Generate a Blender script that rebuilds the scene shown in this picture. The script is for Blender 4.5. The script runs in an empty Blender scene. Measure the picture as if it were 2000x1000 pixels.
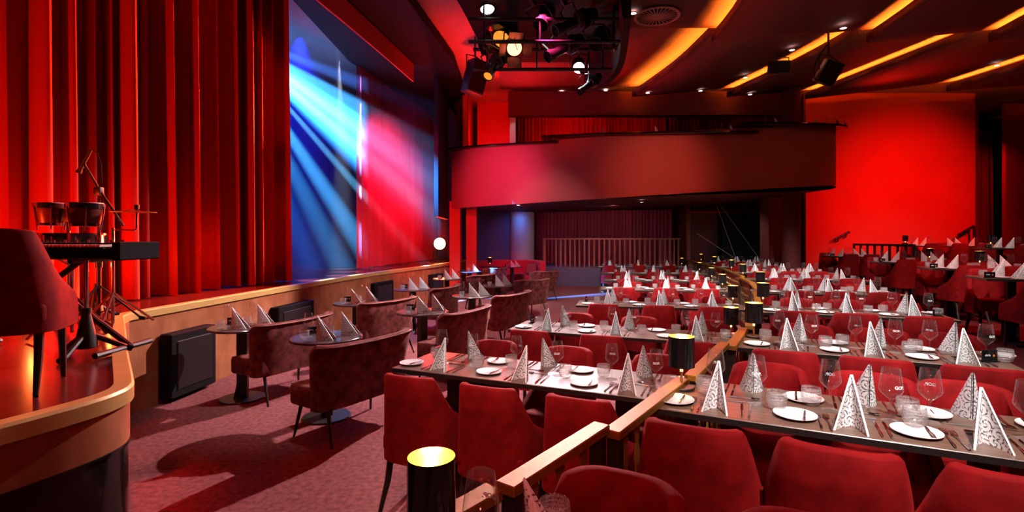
import bpy, bmesh, math, random
from mathutils import Vector, Matrix
random.seed(11)
D = bpy.data
SC = bpy.context.scene
COL = SC.collection
PI = math.pi

# ------------------------------------------------------------------ camera
cam_d = D.cameras.new('camera'); cam = D.objects.new('camera', cam_d); COL.objects.link(cam)
cam_d.sensor_width = 36; cam_d.lens = 18; cam_d.shift_y = -0.0175
cam_d.clip_start = 0.05; cam_d.clip_end = 100
cam.location = (0, 0, 1.6); cam.rotation_euler = (PI/2, 0, 0)
SC.camera = cam
# ------------------------------------------------------------------ view, world
SC.view_settings.view_transform = 'Standard'; SC.view_settings.look = 'None'
SC.view_settings.gamma = 1; SC.view_settings.use_curve_mapping = False
SC.view_settings.exposure = 0.0
w = D.worlds.new('world'); SC.world = w; w.use_nodes = True
w.node_tree.nodes['Background'].inputs[0].default_value = (0.02, 0.004, 0.005, 1)
w.node_tree.nodes['Background'].inputs[1].default_value = 0.25
cy = SC.cycles
cy.max_bounces = 10; cy.diffuse_bounces = 3; cy.glossy_bounces = 4; cy.transmission_bounces = 6
cy.transparent_max_bounces = 40; cy.volume_bounces = 0
cy.caustics_reflective = False; cy.caustics_refractive = False
cy.sample_clamp_indirect = 4; cy.use_denoising = True

def aim(o, tgt):
    o.rotation_euler = (Vector(tgt) - o.location).to_track_quat('-Z', 'Y').to_euler()
def spot(name, loc, tgt, power, color, cone=60, blend=0.5, r=0.05):
    l = D.lights.new(name, 'SPOT'); l.energy = power; l.color = color
    l.spot_size = math.radians(cone); l.spot_blend = blend; l.shadow_soft_size = r
    o = D.objects.new(name, l); COL.objects.link(o); o.location = loc; aim(o, tgt); return o
def point(name, loc, power, color, r=0.05, parent=None):
    l = D.lights.new(name, 'POINT'); l.energy = power; l.color = color; l.shadow_soft_size = r
    o = D.objects.new(name, l); COL.objects.link(o); o.location = loc; o.parent = parent; return o
RED = (1, 0.012, 0.006); ORANGE = (1, 0.14, 0.012); WARM = (1, 0.86, 0.78); WHITE = (1, 0.95, 0.92)
# the white moving head in the rig lights the lounge and the long tables
spot('key_lounge', (1.0, 8.55, 4.32), (-1.9, 4.3, 0), 2700, (1, 0.72, 0.74), 64, 0.35, 0.035)
spot('key_tables', (0.6, 9.6, 4.9), (1.8, 6.4, 0.7), 1500, (0.9, 0.92, 1), 62, 0.6, 0.06)
# ceiling lamps over the upper tier and over the front rows
for (x, y, z, tx, ty, p, c) in [(1.1, 0.15, 4.3, 1.42, 2.08, 1350, 30), (2.0, 1.2, 4.5, 2.25, 3.15, 1350, 32), (2.9, 2.8, 4.7, 3.3, 4.95, 1450, 36),
                                (4.0, 4.0, 4.8, 4.7, 7.8, 1500, 46), (5.3, 7.4, 5.0, 5.9, 11.2, 1600, 42), (-0.3, 0.9, 4.4, 0.05, 3.2, 520, 32),
                                (0.5, 2.4, 4.6, 0.95, 4.55, 620, 36), (2.0, 5.4, 4.9, 2.7, 9.4, 3200, 52), (0.9, 4.0, 4.8, 1.8, 6.6, 1000, 44)]:
    spot('table_spot', (x, y, z), (tx, ty, 0.8), p, WHITE, c, 1.0, 0.05)
for (x, y, z, tx, ty, p, c) in [(-1.75, 4.5, 5.2, -2.05, 5.3, 420, 40), (-1.0, 7.2, 5.2, -1.3, 8.3, 900, 46), (-0.4, 10.4, 5.2, -0.7, 12.2, 1500, 44)]:
    spot('lounge_spot', (x, y, z), (tx, ty, 0.7), p, WHITE, c, 1.0, 0.05)
spot('key_stage_front', (1.0, 8.5, 4.3), (-2.6, 10.2, 0.6), 600, (1, 0.75, 0.7), 56, 1.0, 0.04)
spot('upper_spot', (4.4, 3.0, 4.8), (6.4, 7.6, 1.1), 900, (1, 0.8, 0.75), 44, 1.0, 0.05)
spot('upper_spot', (8.0, 7.0, 4.8), (9.6, 11.2, 1.4), 500, (1, 0.8, 0.75), 44, 1.0, 0.05)
# red wash on ceiling, walls and seats
spot('stage_red_flood', (-1.98, 14.2, 1.5), (2.0, 8.5, 4.6), 1300, RED, 120, 0.8, 0.10)
spot('ceiling_red', (-1.0, 9.3, 1.6), (0.2, 10.9, 5.4), 1300, RED, 80, 1.0, 0.06)
spot('ceiling_red', (-0.2, 13.1, 4.25), (0.6, 10.6, 5.6), 330, RED, 130, 1.0, 0.1)
spot('ceiling_red', (2.6, 12.3, 4.45), (2.4, 10.8, 5.6), 45, RED, 130, 1.0, 0.1)
spot('ceiling_red', (8.6, 12.0, 4.3), (8.6, 11.0, 5.5), 120, RED, 130, 1.0, 0.1)
spot('wall_red_wash', (10.7, 8.8, 4.7), (10.9, 14.2, 2.3), 1700, RED, 66, 1.0, 0.1)
spot('wall_red_wash', (9.2, 11.4, 1.9), (9.0, 14.2, 2.4), 90, RED, 120, 1.0, 0.1)
spot('seat_red_wash', (3.6, 9.2, 4.8), (1.5, 3.4, 0.4), 380, RED, 70, 1.0, 0.2)
spot('seat_red_wash', (6.2, 6.0, 4.9), (7.0, 7.6, 0.6), 420, RED, 90, 1.0, 0.2)
spot('balcony_wash', (3.6, 7.6, 4.5), (3.5, 12.4, 3.1), 460, (1, 0.17, 0.09), 40, 1.0, 0.1)
spot('balcony_pink', (-1.6, 9.6, 3.6), (-0.3, 13.2, 3.1), 800, (1, 0.06, 0.24), 46, 1.0, 0.1)
spot('balcony_red', (-0.75, 13.7, 4.25), (-0.7, 15.4, 4.9), 60, RED, 130, 0.8, 0.05)
spot('balcony_red', (1.5, 13.95, 4.25), (1.7, 15.4, 4.7), 130, RED, 140, 0.9, 0.03)
spot('balcony_red', (3.4, 13.95, 4.3), (3.4, 15.2, 4.7), 30, RED, 140, 0.9, 0.03)
spot('balcony_white', (0.05, 14.3, 5.5), (0.03, 14.56, 4.0), 26, WHITE, 26, 0.5, 0.02)
spot('recess_red', (13.4, 14.9, 4.8), (14.8, 16.6, 2.4), 120, RED, 90, 1.0, 0.05)
spot('seat_amber', (-0.7, 1.3, 3.2), (0.0, 2.6, 0.5), 170, (1, 0.16, 0.025), 46, 1.0, 0.1)
spot('front_fill', (0.2, -0.6, 2.7), (0.62, 1.4, 0.8), 110, (1, 0.2, 0.18), 60, 1.0, 0.2)
# stage: unseen red lamps added to rake the front curtain's folds, some near its foot
for (x, y, z, tx, ty, tz, p, c) in [(-3.16, 8.4, 1.5, -3.9, 6.0, 2.2, 2200, 90), (-3.16, 8.4, 3.6, -4.0, 5.6, 3.8, 4200, 90), (-3.58, 6.75, 1.05, -4.4, 4.9, 2.0, 700, 90),
                                (-4.15, 2.3, 1.15, -4.4, 4.4, 2.0, 520, 90), (-4.0, 5.05, 1.0, -4.6, 4.2, 1.6, 240, 120), (-4.1, 4.6, 1.0, -4.45, 4.9, 1.5, 90, 130)]:
    spot('curtain_rake', (x, y, z), (tx, ty, tz), p, (1, 0.045, 0.008), c, 0.8, 0.02)
for (x, y, z, p) in [(-4.08, 4.35, 1.35, 5), (-3.98, 5.05, 1.3, 5), (-3.82, 5.75, 1.35, 4), (-3.66, 6.45, 1.5, 3)]:
    point('curtain_glow', (x, y, z), p, (1, 0.16, 0.03), 0.02)
spot('side_curtain_pink', (-1.2, 9.3, 4.4), (-3.0, 12.6, 3.3), 2600, (1, 0.015, 0.22), 44, 1.0, 0.08)
spot('stage_red', (-3.6, 4.6, 5.0), (-3.0, 3.0, 0.92), 1000, RED, 29, 0.8, 0.08)
spot('side_curtain_red', (-1.3, 8.4, 2.6), (-2.8, 13.6, 1.4), 1000, RED, 56, 1.0, 0.08)
# stage: blue beams from upstage left
BS = (-5.35, 9.35, 5.45)
for (tx, ty, tz, p, c, col) in [(-2.2, 12.4, 4.75, 30000, 7.0, (0.06, 0.22, 1)), (-2.2, 12.2, 3.95, 120000, 6.0, (0.06, 0.40, 1)), (-2.25, 12.1, 3.6, 90000, 3.0, (0.12, 0.52, 1)),
                                (-2.3, 12.0, 3.2, 190000, 6.0, (0.11, 0.5, 1)), (-2.5, 11.8, 2.75, 200000, 5.0, (0.14, 0.55, 1)), (-3.2, 11.4, 2.45, 140000, 3.0, (0.12, 0.52, 1)),
                                (-3.62, 11.2, 1.95, 110000, 6.0, (0.06, 0.42, 1)), (-3.9, 11.2, 1.3, 50000, 6.5, (0.05, 0.40, 1)),
                                (-4.3, 11.1, 1.0, 16000, 7.0, (0.02, 0.24, 1)), (-4.35, 11.0, 0.9, 18000, 7.0, (0.01, 0.16, 1))]:
    spot('beam', BS, (tx, ty, tz), p, col, c*1.15, 1.0, 0.01)
spot('beam_fill', BS, (-3.0, 11.6, 3.5), 230000, (0.03, 0.28, 1), 22, 0.8, 0.02)
spot('stage_blue', (-3.9, 9.4, 5.28), (-3.9, 9.2, 0.92), 2600, (0.012, 0.025, 1), 60, 0.8, 0.1)
spot('stage_back_blue', (-4.6, 12.5, 5.3), (-6.0, 16.0, 3.4), 80, (0.02, 0.06, 1), 80, 1.0, 0.2)
for (tx, ty) in [(-3.05, 9.35), (-3.35, 10.35), (-3.15, 8.3)]:
    spot('stage_pool', (tx - 0.25, ty + 0.3, 5.28), (tx, ty, 0.92), 3000, (0.75, 0.85, 1), 9, 0.3, 0.02)
spot('far_blue', (0.2, 17.0, 2.42), (0.4, 18.2, 0.6), 26, (0.06, 0.25, 1), 140, 1.0, 0.1)
spot('far_white', (3.1, 15.6, 2.6), (3.2, 18.0, 0.9), 200, (1, 0.5, 0.45), 140, 1.0, 0.06)
spot('under_balcony', (2.6, 13.4, 2.42), (2.7, 14.8, 0.7), 120, WHITE, 120, 1.0, 0.04)
spot('under_balcony', (6.0, 13.8, 2.65), (6.2, 14.8, 0.8), 80, WHITE, 120, 1.0, 0.04)
spot('far_floor', (0.3, 9.7, 5.0), (1.1, 14.0, 0.0), 800, (1, 0.5, 0.62), 46, 1.0, 0.08)
spot('far_pink', (-0.3, 12.7, 2.3), (0.1, 16.2, 0.6), 160, (1, 0.12, 0.25), 70, 1.0, 0.1)
spot('row_pink', (0.4, 7.2, 4.8), (2.4, 8.9, 0.6), 1000, (1, 0.04, 0.22), 50, 1.0, 0.1)

# ------------------------------------------------------------------ materials
MATS = {}
def nodes_of(m): return m.node_tree.nodes, m.node_tree.links
def principled(name, col, rough=0.6, metal=0.0, **kw):
    m = D.materials.new(name); m.use_nodes = True
    b = m.node_tree.nodes['Principled BSDF']
    b.inputs['Base Color'].default_value = (*col, 1); b.inputs['Roughness'].default_value = rough
    b.inputs['Metallic'].default_value = metal
    if rough >= 0.7: b.inputs['Specular IOR Level'].default_value = 0.12
    for k, v in kw.items(): b.inputs[k.replace('_', ' ')].default_value = v
    MATS[name] = m; return m
def noisy(name, c1, c2, scale, rough=0.6, metal=0.0, bump=0.0, stretch=(1, 1, 1), detail=4, **kw):
    m = principled(name, c1, rough, metal, **kw); n, l = nodes_of(m); b = n['Principled BSDF']
    tc = n.new('ShaderNodeTexCoord'); mp = n.new('ShaderNodeMapping'); mp.inputs['Scale'].default_value = stretch
    nz = n.new('ShaderNodeTexNoise'); nz.inputs['Scale'].default_value = scale; nz.inputs['Detail'].default_value = detail
    cr = n.new('ShaderNodeValToRGB'); cr.color_ramp.elements[0].color = (*c1, 1); cr.color_ramp.elements[1].color = (*c2, 1)
    cr.color_ramp.elements[0].position = 0.35; cr.color_ramp.elements[1].position = 0.68
    l.new(tc.outputs['Object'], mp.inputs[0]); l.new(mp.outputs[0], nz.inputs['Vector']); l.new(nz.outputs['Fac'], cr.inputs[0])
    l.new(cr.outputs[0], b.inputs['Base Color'])
    if bump:
        bp = n.new('ShaderNodeBump'); bp.inputs['Strength'].default_value = bump; bp.inputs['Distance'].default_value = 0.01
        l.new(nz.outputs['Fac'], bp.inputs['Height']); l.new(bp.outputs[0], b.inputs['Normal'])
    return m
def emission(name, col, strength):
    m = D.materials.new(name); m.use_nodes = True; n, l = nodes_of(m); n.clear()
    e = n.new('ShaderNodeEmission'); e.inputs[0].default_value = (*col, 1); e.inputs[1].default_value = strength
    o = n.new('ShaderNodeOutputMaterial'); l.new(e.outputs[0], o.inputs[0]); MATS[name] = m; return m

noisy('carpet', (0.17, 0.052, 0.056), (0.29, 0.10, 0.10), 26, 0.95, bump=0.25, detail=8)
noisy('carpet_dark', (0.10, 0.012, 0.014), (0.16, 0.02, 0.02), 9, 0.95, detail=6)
noisy('seat_velvet', (0.15, 0.0018, 0.003), (0.23, 0.004, 0.005), 14, 0.8, Sheen_Weight=0.12, Sheen_Roughness=0.4, Sheen_Tint=(1, 0.04, 0.04, 1))
noisy('lounge_velvet', (0.07, 0.013, 0.011), (0.22, 0.058, 0.05), 13, 0.7, detail=8, bump=0.1, Sheen_Weight=0.35, Sheen_Roughness=0.4, Sheen_Tint=(1, 0.55, 0.5, 1))
noisy('sofa_velvet', (0.5, 0.02, 0.05), (0.6, 0.03, 0.07), 10, 0.75, Sheen_Weight=0.3)
principled('piping', (0.45, 0.22, 0.2), 0.7)
noisy('table_wood', (0.10, 0.055, 0.04), (0.20, 0.12, 0.085), 3.2, 0.3, stretch=(2, 26, 2), detail=6)
principled('table_edge', (0.012, 0.009, 0.008), 0.4)
noisy('round_top', (0.07, 0.045, 0.045), (0.12, 0.08, 0.08), 6, 0.22)
principled('black_metal', (0.012, 0.011, 0.011), 0.42)
principled('black_gloss', (0.008, 0.008, 0.009), 0.12)
principled('black_matte', (0.010, 0.009, 0.010), 0.85)
principled('dark_wood', (0.016, 0.009, 0.007), 0.45)
noisy('bronze', (0.25, 0.10, 0.014), (0.32, 0.135, 0.02), 140, 0.5, 0.35, Specular_IOR_Level=0.35)
noisy('gold_lip', (0.62, 0.40, 0.13), (0.70, 0.46, 0.16), 5, 0.4, 0.15, stretch=(1, 1, 8))
principled('brass', (0.85, 0.58, 0.22), 0.25, 1.0)
principled('shade_gold', (0.95, 0.70, 0.26), 0.35, 0.8)
principled('chrome', (0.8, 0.8, 0.82), 0.14, 1.0)
principled('porcelain', (0.82, 0.80, 0.78), 0.22)
principled('print_grey', (0.10, 0.095, 0.095), 0.8)
principled('white_print', (0.85, 0.85, 0.85), 0.5)
principled('orange_print', (0.8, 0.25, 0.03), 0.5)
noisy('fascia', (0.30, 0.105, 0.045), (0.46, 0.18, 0.085), 5, 0.8, bump=0.3, detail=10, stretch=(1, 1, 0.6))
noisy('stage_floor', (0.09, 0.010, 0.008), (0.18, 0.022, 0.016), 2.2, 0.2, detail=7)
noisy('stage_curtain', (0.24, 0.007, 0.005), (0.31, 0.012, 0.008), 3, 0.7, stretch=(1, 1, 0.1), Sheen_Weight=0.05)
noisy('side_curtain', (0.36, 0.012, 0.02), (0.44, 0.018, 0.03), 3, 0.7, stretch=(1, 1, 0.1), Sheen_Weight=0.2)
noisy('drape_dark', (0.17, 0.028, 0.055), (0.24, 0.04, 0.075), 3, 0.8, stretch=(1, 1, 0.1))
noisy('backdrop', (0.03, 0.04, 0.07), (0.05, 0.06, 0.10), 1.2, 0.9)
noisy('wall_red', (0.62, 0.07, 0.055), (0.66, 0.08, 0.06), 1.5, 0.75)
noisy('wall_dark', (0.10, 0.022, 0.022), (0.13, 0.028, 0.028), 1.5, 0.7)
noisy('balcony_paint', (0.38, 0.085, 0.07), (0.42, 0.095, 0.08), 0.8, 0.55)
principled('ceiling_paint', (0.42, 0.24, 0.22), 0.8)
principled('ceiling_panel', (0.13, 0.055, 0.05), 0.75)
principled('navy_paint', (0.10, 0.11, 0.2), 0.7)
principled('column_paint', (0.42, 0.42, 0.45), 0.7)
principled('rust_paint', (0.24, 0.065, 0.045), 0.5)
principled('dark_glass', (0.012, 0.022, 0.028), 0.5)
noisy('drum_wood', (0.10, 0.016, 0.010), (0.17, 0.03, 0.016), 4, 0.3, stretch=(1, 1, 14))
principled('drum_skin', (0.55, 0.33, 0.25), 0.6)
principled('diffuser_paint', (0.45, 0.22, 0.2), 0.6)
principled('white_key', (0.75, 0.68, 0.6), 0.3)
principled('cymbal_bronze', (0.6, 0.36, 0.13), 0.3, 1.0)
principled('pillow_cloth', (0.30, 0.10, 0.12), 0.8)
emission('led_cove', (1, 0.24, 0.018), 240)
emission('bulb_warm', (1, 0.62, 0.18), 42)
emission('candle_stem', (1, 0.72, 0.3), 2.2)
emission('downlight', (1, 0.9, 0.85), 14)
emission('lens_white', (0.85, 0.93, 1), 40)
emission('lens_red', (1, 0.13, 0.05), 14)
emission('lens_amber', (1, 0.3, 0.03), 1.2)
emission('lens_flood', (1, 0.30, 0.10), 60)

def thin_glass(name, tint=(0.97, 0.97, 0.97), lo=0.035, hi=0.85, waves=False):
    m = D.materials.new(name); m.use_nodes = True; n, l = nodes_of(m); n.clear()
    o = n.new('ShaderNodeOutputMaterial'); mx = n.new('ShaderNodeMixShader')
    t = n.new('ShaderNodeBsdfTransparent'); t.inputs[0].default_value = (*tint, 1)
    g = n.new('ShaderNodeBsdfGlossy'); g.inputs['Roughness'].default_value = 0.04; g.inputs[0].default_value = (0.95, 0.93, 0.93, 1)
    lw = n.new('ShaderNodeLayerWeight'); lw.inputs[0].default_value = 0.25
    pw = n.new('ShaderNodeMath'); pw.operation = 'POWER'; pw.inputs[1].default_value = 1.6; mr = n.new('ShaderNodeMapRange'); mr.inputs['To Min'].default_value = lo; mr.inputs['To Max'].default_value = hi
    l.new(lw.outputs['Facing'], pw.inputs[0]); l.new(pw.outputs[0], mr.inputs[0]); l.new(mr.outputs[0], mx.inputs[0])
    l.new(t.outputs[0], mx.inputs[1]); l.new(g.outputs[0], mx.inputs[2])
    d = n.new('ShaderNodeBsdfDiffuse'); d.inputs[0].default_value = (0.9, 0.88, 0.88, 1)
    m2 = n.new('ShaderNodeMixShader'); m2.inputs[0].default_value = 0.006
    l.new(mx.outputs[0], m2.inputs[1]); l.new(d.outputs[0], m2.inputs[2])
    fe = n.new('ShaderNodeMath'); fe.operation = 'POWER'; fe.inputs[1].default_value = 3.5; l.new(lw.outputs['Facing'], fe.inputs[0])
    fs_ = n.new('ShaderNodeMath'); fs_.operation = 'MULTIPLY_ADD'; fs_.inputs[1].default_value = 0.6; fs_.inputs[2].default_value = 0.006; l.new(fe.outputs[0], fs_.inputs[0])  # white put into the grazing edges, standing in for bright refracted rims
    l.new(fs_.outputs[0], m2.inputs[0])
    if waves:                                   # cut wavy lines round the tumbler
        tc = n.new('ShaderNodeTexCoord'); wv = n.new('ShaderNodeTexWave'); wv.bands_direction = 'Z'
        wv.inputs['Scale'].default_value = 28; wv.inputs['Distortion'].default_value = 5; wv.inputs['Detail Scale'].default_value = 14
        wv.inputs['Detail'].default_value = 0
        cr = n.new('ShaderNodeValToRGB'); cr.color_ramp.elements[0].position = 0.72; cr.color_ramp.elements[1].position = 0.9
        cr.color_ramp.elements[0].color = (0.008, 0.008, 0.008, 1); cr.color_ramp.elements[1].color = (0.34, 0.34, 0.34, 1)
        bp = n.new('ShaderNodeBump'); bp.inputs['Strength'].default_value = 0.6; bp.inputs['Distance'].default_value = 0.004
        l.new(tc.outputs['Object'], wv.inputs[0]); l.new(wv.outputs['Fac'], cr.inputs[0]); l.new(cr.outputs[0], fs_.inputs[2])
        l.new(wv.outputs['Fac'], bp.inputs['Height']); l.new(bp.outputs[0], g.inputs['Normal'])
    l.new(m2.outputs[0], o.inputs[0]); MATS[name] = m; return m
thin_glass('glass'); thin_glass('tumbler_glass', lo=0.07, hi=0.8, waves=True)

def napkin_mat():
    m = principled('napkin', (0.86, 0.85, 0.85), 0.85); n, l = nodes_of(m); b = n['Principled BSDF']
    uv = n.new('ShaderNodeUVMap'); uv.uv_map = 'UVMap'
    def math_(op, a, bb=None, c=None):
        x = n.new('ShaderNodeMath'); x.operation = op
        for i, v in enumerate((a, bb, c)):
            if v is None: continue
            if isinstance(v, (int, float)): x.inputs[i].default_value = v
            else: l.new(v, x.inputs[i])
        return x.outputs[0]
    def layer(scale, twist, arms, off):
        mp = n.new('ShaderNodeMapping'); mp.inputs['Scale'].default_value = (scale,)*3; mp.inputs['Location'].default_value = (off, off*0.7, 0)
        l.new(uv.outputs[0], mp.inputs[0])
        vo = n.new('ShaderNodeTexVoronoi'); vo.voronoi_dimensions = '2D'; vo.inputs['Scale'].default_value = 1; vo.inputs['Randomness'].default_value = 0.85
        l.new(mp.outputs[0], vo.inputs['Vector'])
        sub = n.new('ShaderNodeVectorMath'); sub.operation = 'SUBTRACT'; l.new(mp.outputs[0], sub.inputs[0]); l.new(vo.outputs['Position'], sub.inputs[1])
        sp = n.new('ShaderNodeSeparateXYZ'); l.new(sub.outputs[0], sp.inputs[0])
        ang = math_('ARCTAN2', sp.outputs[1], sp.outputs[0])
        r = vo.outputs['Distance']
        ph = math_('ADD', math_('MULTIPLY', ang, arms), math_('MULTIPLY', r, twist))
        return math_('SINE', ph), r
    s1, r1 = layer(19, 20, 2, 0.3)
    s2, r2 = layer(31, 15, 1, 5.2)
    line = math_('GREATER_THAN', s1, 0.42)
    fine = math_('GREATER_THAN', s2, 0.45)
    ink = math_('MULTIPLY', line, math_('SUBTRACT', 1.0, math_('MULTIPLY', fine, 0.75)))
    mx = n.new('ShaderNodeMix'); mx.data_type = 'RGBA'
    mx.inputs['A'].default_value = (0.86, 0.85, 0.85, 1); mx.inputs['B'].default_value = (0.15, 0.145, 0.155, 1)
    l.new(ink, mx.inputs['Factor']); l.new(mx.outputs['Result'], b.inputs['Base Color'])
napkin_mat()

# ------------------------------------------------------------------ mesh building
class MB:
    def __init__(s): s.v = []; s.f = []; s.uv = []; s.mi = []; s.cur = 0
    def face(s, idx, uv=None): s.f.append(idx); s.uv.append(uv); s.mi.append(s.cur)
    def add(s, vs): b = len(s.v); s.v += [tuple(p) for p in vs]; return b
    def box(s, c, d, M=None):
        x, y, z = c; a, b, e = d[0]/2, d[1]/2, d[2]/2
        ps = [Vector((x+i*a, y+j*b, z+k*e)) for i in (-1, 1) for j in (-1, 1) for k in (-1, 1)]
        if M: ps = [M @ p for p in ps]
        o = s.add(ps)
        for q in ((0, 1, 3, 2), (4, 6, 7, 5), (0, 4, 5, 1), (2, 3, 7, 6), (0, 2, 6, 4), (1, 5, 7, 3)): s.face([o+i for i in q])
        return s
    def rbox(s, c, d, r, seg=3, M=None):
        bm = bmesh.new(); bmesh.ops.create_cube(bm, size=1)
        bmesh.ops.scale(bm, vec=d, verts=bm.verts)
        bmesh.ops.bevel(bm, geom=list(bm.edges), offset=r, segments=seg, profile=0.5, affect='EDGES', clamp_overlap=True)
        bm.verts.index_update(); T = Matrix.Translation(c)
        if M: T = M @ T
        o = s.add([T @ v.co for v in bm.verts])
        for f in bm.faces: s.face([o+v.index for v in f.verts])
        bm.free(); return s
    def lathe(s, prof, n=24, c=(0, 0, 0), M=None):
        o = len(s.v); rows = []
        for (r, z) in prof:
            if r < 1e-6: row = [s.add([(0, 0, z)])]*n
            else:
                b = s.add([(r*math.cos(2*PI*i/n), r*math.sin(2*PI*i/n), z) for i in range(n)]); row = list(range(b, b+n))
            rows.append(row)
        for a, b in zip(rows, rows[1:]):
            for i in range(n):
                j = (i+1) % n; q = [a[i], a[j], b[j], b[i]]; q = [x for k, x in enumerate(q) if x not in q[:k]]
                if len(q) > 2: s.face(q)
        T = Matrix.Translation(c)
        if M: T = M @ T
        for i in range(o, len(s.v)): s.v[i] = tuple(T @ Vector(s.v[i]))
        return s
    def tube(s, p0, p1, r0, r1=None, n=8):
        r1 = r0 if r1 is None else r1; p0 = Vector(p0); p1 = Vector(p1); d = p1-p0
        q = d.to_track_quat('Z', 'Y').to_matrix().to_4x4()
        return s.lathe([(0, 0), (r0, 0), (r1, d.length), (0, d.length)], n, M=Matrix.Translation(p0) @ q)
    def sweep(s, pts, r, n=6):
        pts = [Vector(p) for p in pts]; rows = []
        for i, p in enumerate(pts):
            t = (pts[min(i+1, len(pts)-1)] - pts[max(i-1, 0)]).normalized(); q = t.to_track_quat('Z', 'Y')
            rr = r[i] if isinstance(r, (list, tuple)) else r
            b = s.add([p + q @ Vector((rr*math.cos(2*PI*k/n), rr*math.sin(2*PI*k/n), 0)) for k in range(n)]); rows.append(list(range(b, b+n)))
        for a, b in zip(rows, rows[1:]):
            for k in range(n): s.face([a[k], a[(k+1) % n], b[(k+1) % n], b[k]])
        s.face(rows[0][::-1]); s.face(rows[-1]); return s
    def grid(s, fn, nu, nv, uvfn=None):
        b = s.add([fn(i/nu, j/nv) for i in range(nu+1) for j in range(nv+1)])
        for i in range(nu):
            for j in range(nv):
                q = [b+i*(nv+1)+j, b+(i+1)*(nv+1)+j, b+(i+1)*(nv+1)+j+1, b+i*(nv+1)+j+1]
                u = [uvfn(*t) for t in ((i/nu, j/nv), ((i+1)/nu, j/nv), ((i+1)/nu, (j+1)/nv), (i/nu, (j+1)/nv))] if uvfn else None
                s.face(q, u)
        return s
    def prism(s, poly, z0, z1):
        n = len(poly); a = s.add([(x, y, z0) for x, y in poly]); b = s.add([(x, y, z1) for x, y in poly])
        s.face([a+i for i in range(n)][::-1]); s.face([b+i for i in range(n)])
        for i in range(n): j = (i+1) % n; s.face([a+i, a+j, b+j, b+i])
        return s
    def along(s, path, prof, closed=True):
        """sweep a section [(offset to the right of the path, z)] along a plan path; z may be a function of the path fraction"""
        P = [Vector((p[0], p[1])) for p in path]; rows = []; L = [0]
        for a, b in zip(P, P[1:]): L.append(L[-1] + (b-a).length)
        for i, p in enumerate(P):
            t = (P[min(i+1, len(P)-1)] - P[max(i-1, 0)]).normalized(); nrm = Vector((t.y, -t.x)); f = L[i]/L[-1]
            b = s.add([(p.x+nrm.x*o, p.y+nrm.y*o, z(f) if callable(z) else z) for o, z in prof]); rows.append(list(range(b, b+len(prof))))
        m = len(prof)
        for a, b in zip(rows, rows[1:]):
            for k in range(m if closed else m-1): s.face([a[k], b[k], b[(k+1) % m], a[(k+1) % m]])
        if closed: s.face(rows[0]); s.face(rows[-1][::-1])
        return s
    def mesh(s, name, mats, angle=35):
        me = D.meshes.new(name); me.from_pydata(s.v, [], s.f)
        for m in (mats if isinstance(mats, (list, tuple)) else [mats]): me.materials.append(MATS[m])
        me.polygons.foreach_set('use_smooth', [True]*len(s.f))
        if any(s.mi): me.polygons.foreach_set('material_index', s.mi)
        if any(u for u in s.uv):
            lay = me.uv_layers.new(name='UVMap'); k = 0
            for fi, f in enumerate(s.f):
                for q in range(len(f)):
                    if s.uv[fi]: lay.data[k].uv = s.uv[fi][q]
                    k += 1
        me.update(); me.set_sharp_from_angle(angle=math.radians(angle)); return me

def text_mesh(txt, size, mat, bold=0.0):
    c = D.curves.new('text', 'FONT'); c.body = txt; c.size = size; c.align_x = 'CENTER'; c.offset = bold; c.resolution_u = 3
    o = D.objects.new('text', c); me = D.meshes.new_from_object(o); D.objects.remove(o); D.curves.remove(c)
    me.materials.clear(); me.materials.append(MATS[mat]); return me

def smooth_path(pts, n=6):
    """Catmull-Rom through plan points"""
    out = []
    for i in range(len(pts)-1):
        p0, p1, p2, p3 = (Vector(pts[max(i-1, 0)]), Vector(pts[i]), Vector(pts[i+1]), Vector(pts[min(i+2, len(pts)-1)]))
        for k in range(n):
            t = k/n
            out.append(tuple(0.5*((2*p1)+(p2-p0)*t+(2*p0-5*p1+4*p2-p3)*t*t+(3*p1-p0-3*p2+p3)*t**3)))
    out.append(tuple(pts[-1])); return out

# ------------------------------------------------------------------ objects
def props(o, label=None, cat=None, group=None, kind=None):
    if label: o['label'] = label
    if cat: o['category'] = cat
    if group: o['group'] = group
    if kind: o['kind'] = kind
    return o
def put(name, me, parent=None, loc=(0, 0, 0), rz=0.0, **k):
    o = D.objects.new(name, me); COL.objects.link(o); o.parent = parent; o.location = loc; o.rotation_euler = (0, 0, rz)
    return props(o, **k)
def struct(name, mb, mat, parent=None, angle=35): return put(name, mb.mesh(name, mat, angle), parent, kind='structure' if parent is None else None)
def thing(name, label, cat, loc=(0, 0, 0), rz=0.0, group=None, scale=1.0):
    o = D.objects.new(name, None); COL.objects.link(o); o.location = loc; o.rotation_euler = (0, 0, rz); o.scale = (scale,)*3
    o.empty_display_size = 0.1
    return props(o, label, cat, group)
class Proto:
    """parts kept as meshes; make() links a new thing with a copy of each part"""
    def __init__(s, name, cat): s.name = name; s.cat = cat; s.parts = []
    def part(s, name, me, under=None, label=None): s.parts.append((name, me, under, label)); return len(s.parts)-1
    def make(s, label, loc, rz=0.0, group=None, scale=1.0, skip=()):
        t = thing(s.name, label, s.cat, loc, rz, group, scale); made = []
        for (n, me, under, lab) in s.parts:
            if n in skip: made.append(None); continue
            made.append(put(n, me, t if under is None else made[under], label=lab))
        return t
def single(name, me, label, cat, loc, rz=0.0, group=None): return put(name, me, None, loc, rz, label=label, cat=cat, group=group)
ORD = ['first', 'second', 'third', 'fourth', 'fifth', 'sixth', 'seventh', 'eighth', 'ninth', 'tenth', 'eleventh', 'twelfth', 'thirteenth', 'fourteenth', 'fifteenth', 'sixteenth']

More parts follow.
